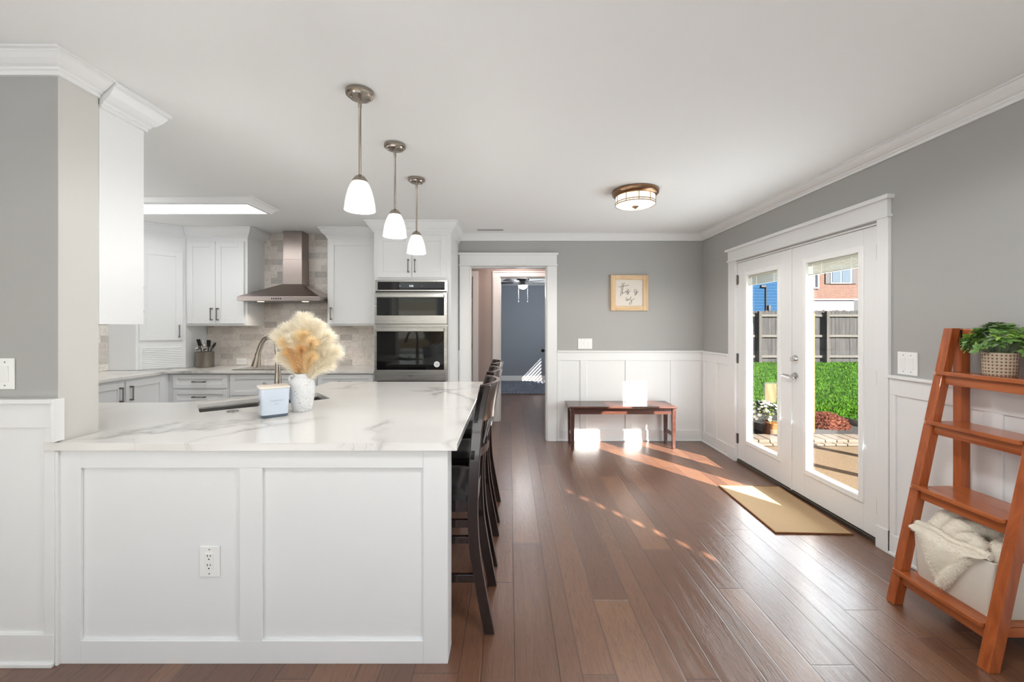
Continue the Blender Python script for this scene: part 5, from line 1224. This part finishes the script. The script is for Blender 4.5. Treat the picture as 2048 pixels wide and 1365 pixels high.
m = MB(); rnd = random.Random(2)
m.ball((0, 0, 0.0), 0.25, 1.15, 1.0, 0.75, 40, 20)
for v in m.bm.verts:
    v.co *= rnd.uniform(0.95, 1.05)
    if v.co.z < 0: v.co.z = 0
fuzz(m, 2600, 0.035, 6, 'rust', 0.009)
o = m.build('mulch_mound', 'rust', normals=False); o.location = (4.56, 6.0, GZ+0.003); tag(o, 'rust coloured mulch mound in the flower bed', 'mulch')
for x, y, lb in ((4.75, 3.46, 'white patio post farther from the house'), (4.10, 3.05, 'white patio post nearer to the house')):
    o = MB().box(-0.045, 0.045, -0.045, 0.045, 0, 2.4).build('patio_post', 'post', bevel=0.004); o.location = (x, y, GZ); tag(o, lb, 'post', 'patio posts')
# fence
t = thing('fence', 'weathered grey board fence at the back of the lawn', 'fence', (0, 16.42, GZ))
rnd = random.Random(12); px0 = [4.52, 7.17, 9.82, 12.47, 15.12, 17.77]
for x in px0: MB().box(x-0.055, x+0.055, -0.19, -0.065, 0, 2.02).build('post', 'fencepost', t, bevel=0.004)
for a, b in zip(px0, px0[1:]):
    m = MB(); x = a
    while x < b-0.01:
        w = min(0.142, b-x); h = 2.06+rnd.uniform(-0.03, 0.03); y = rnd.uniform(-0.006, 0.006)
        m.prism([(x+0.003, 0.02), (x+w-0.003, 0.02), (x+w-0.003, h-0.03), (x+w-0.03, h), (x+0.03, h), (x+0.003, h-0.03)], y, y+0.018, 'y'); x += w
    m.build('board_panel', 'fence', t)
    for z in (0.24, 1.05, 1.86): MB().box(a+0.056, b-0.056, -0.06, -0.012, z-0.045, z+0.045).build('rail', 'fencerail', t)
# houses beyond
t = thing('house', 'brick house with white window beyond the fence', 'house', (0, 30, GZ))
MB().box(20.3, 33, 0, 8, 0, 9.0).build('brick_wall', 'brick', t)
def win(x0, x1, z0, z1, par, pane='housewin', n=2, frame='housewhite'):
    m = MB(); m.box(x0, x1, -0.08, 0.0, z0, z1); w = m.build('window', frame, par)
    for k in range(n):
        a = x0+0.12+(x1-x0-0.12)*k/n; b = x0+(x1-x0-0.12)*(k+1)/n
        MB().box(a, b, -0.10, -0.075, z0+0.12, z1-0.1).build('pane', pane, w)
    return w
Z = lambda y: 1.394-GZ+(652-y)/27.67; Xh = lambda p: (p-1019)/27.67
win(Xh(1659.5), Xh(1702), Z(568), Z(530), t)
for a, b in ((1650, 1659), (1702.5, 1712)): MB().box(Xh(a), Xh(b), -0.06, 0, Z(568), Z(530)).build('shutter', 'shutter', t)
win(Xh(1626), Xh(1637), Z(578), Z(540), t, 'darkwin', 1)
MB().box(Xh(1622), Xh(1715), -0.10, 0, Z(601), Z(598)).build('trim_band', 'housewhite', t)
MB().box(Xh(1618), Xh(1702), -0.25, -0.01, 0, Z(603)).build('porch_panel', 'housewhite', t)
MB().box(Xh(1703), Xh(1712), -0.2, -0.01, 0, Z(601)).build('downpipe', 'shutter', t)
MB().box(19.9, 33.4, -0.5, 8.4, 9.0, 9.2).build('roof', 'roofing', t)
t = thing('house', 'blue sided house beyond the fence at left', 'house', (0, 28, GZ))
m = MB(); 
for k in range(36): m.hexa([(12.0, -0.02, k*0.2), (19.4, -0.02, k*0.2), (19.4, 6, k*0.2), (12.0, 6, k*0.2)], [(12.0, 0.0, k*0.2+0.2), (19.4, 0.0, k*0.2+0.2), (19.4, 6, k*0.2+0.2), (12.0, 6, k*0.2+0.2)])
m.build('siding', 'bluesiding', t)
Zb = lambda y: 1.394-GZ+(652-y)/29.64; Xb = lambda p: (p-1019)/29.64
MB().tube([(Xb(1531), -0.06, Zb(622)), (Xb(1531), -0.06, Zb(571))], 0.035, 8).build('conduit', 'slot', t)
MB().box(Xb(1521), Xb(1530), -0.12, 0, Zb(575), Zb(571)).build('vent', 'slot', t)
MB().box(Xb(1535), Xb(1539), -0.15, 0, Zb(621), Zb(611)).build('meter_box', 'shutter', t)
MB().box(11.6, 19.8, -0.4, 6.4, 7.2, 7.4).build('roof', 'roofing', t)
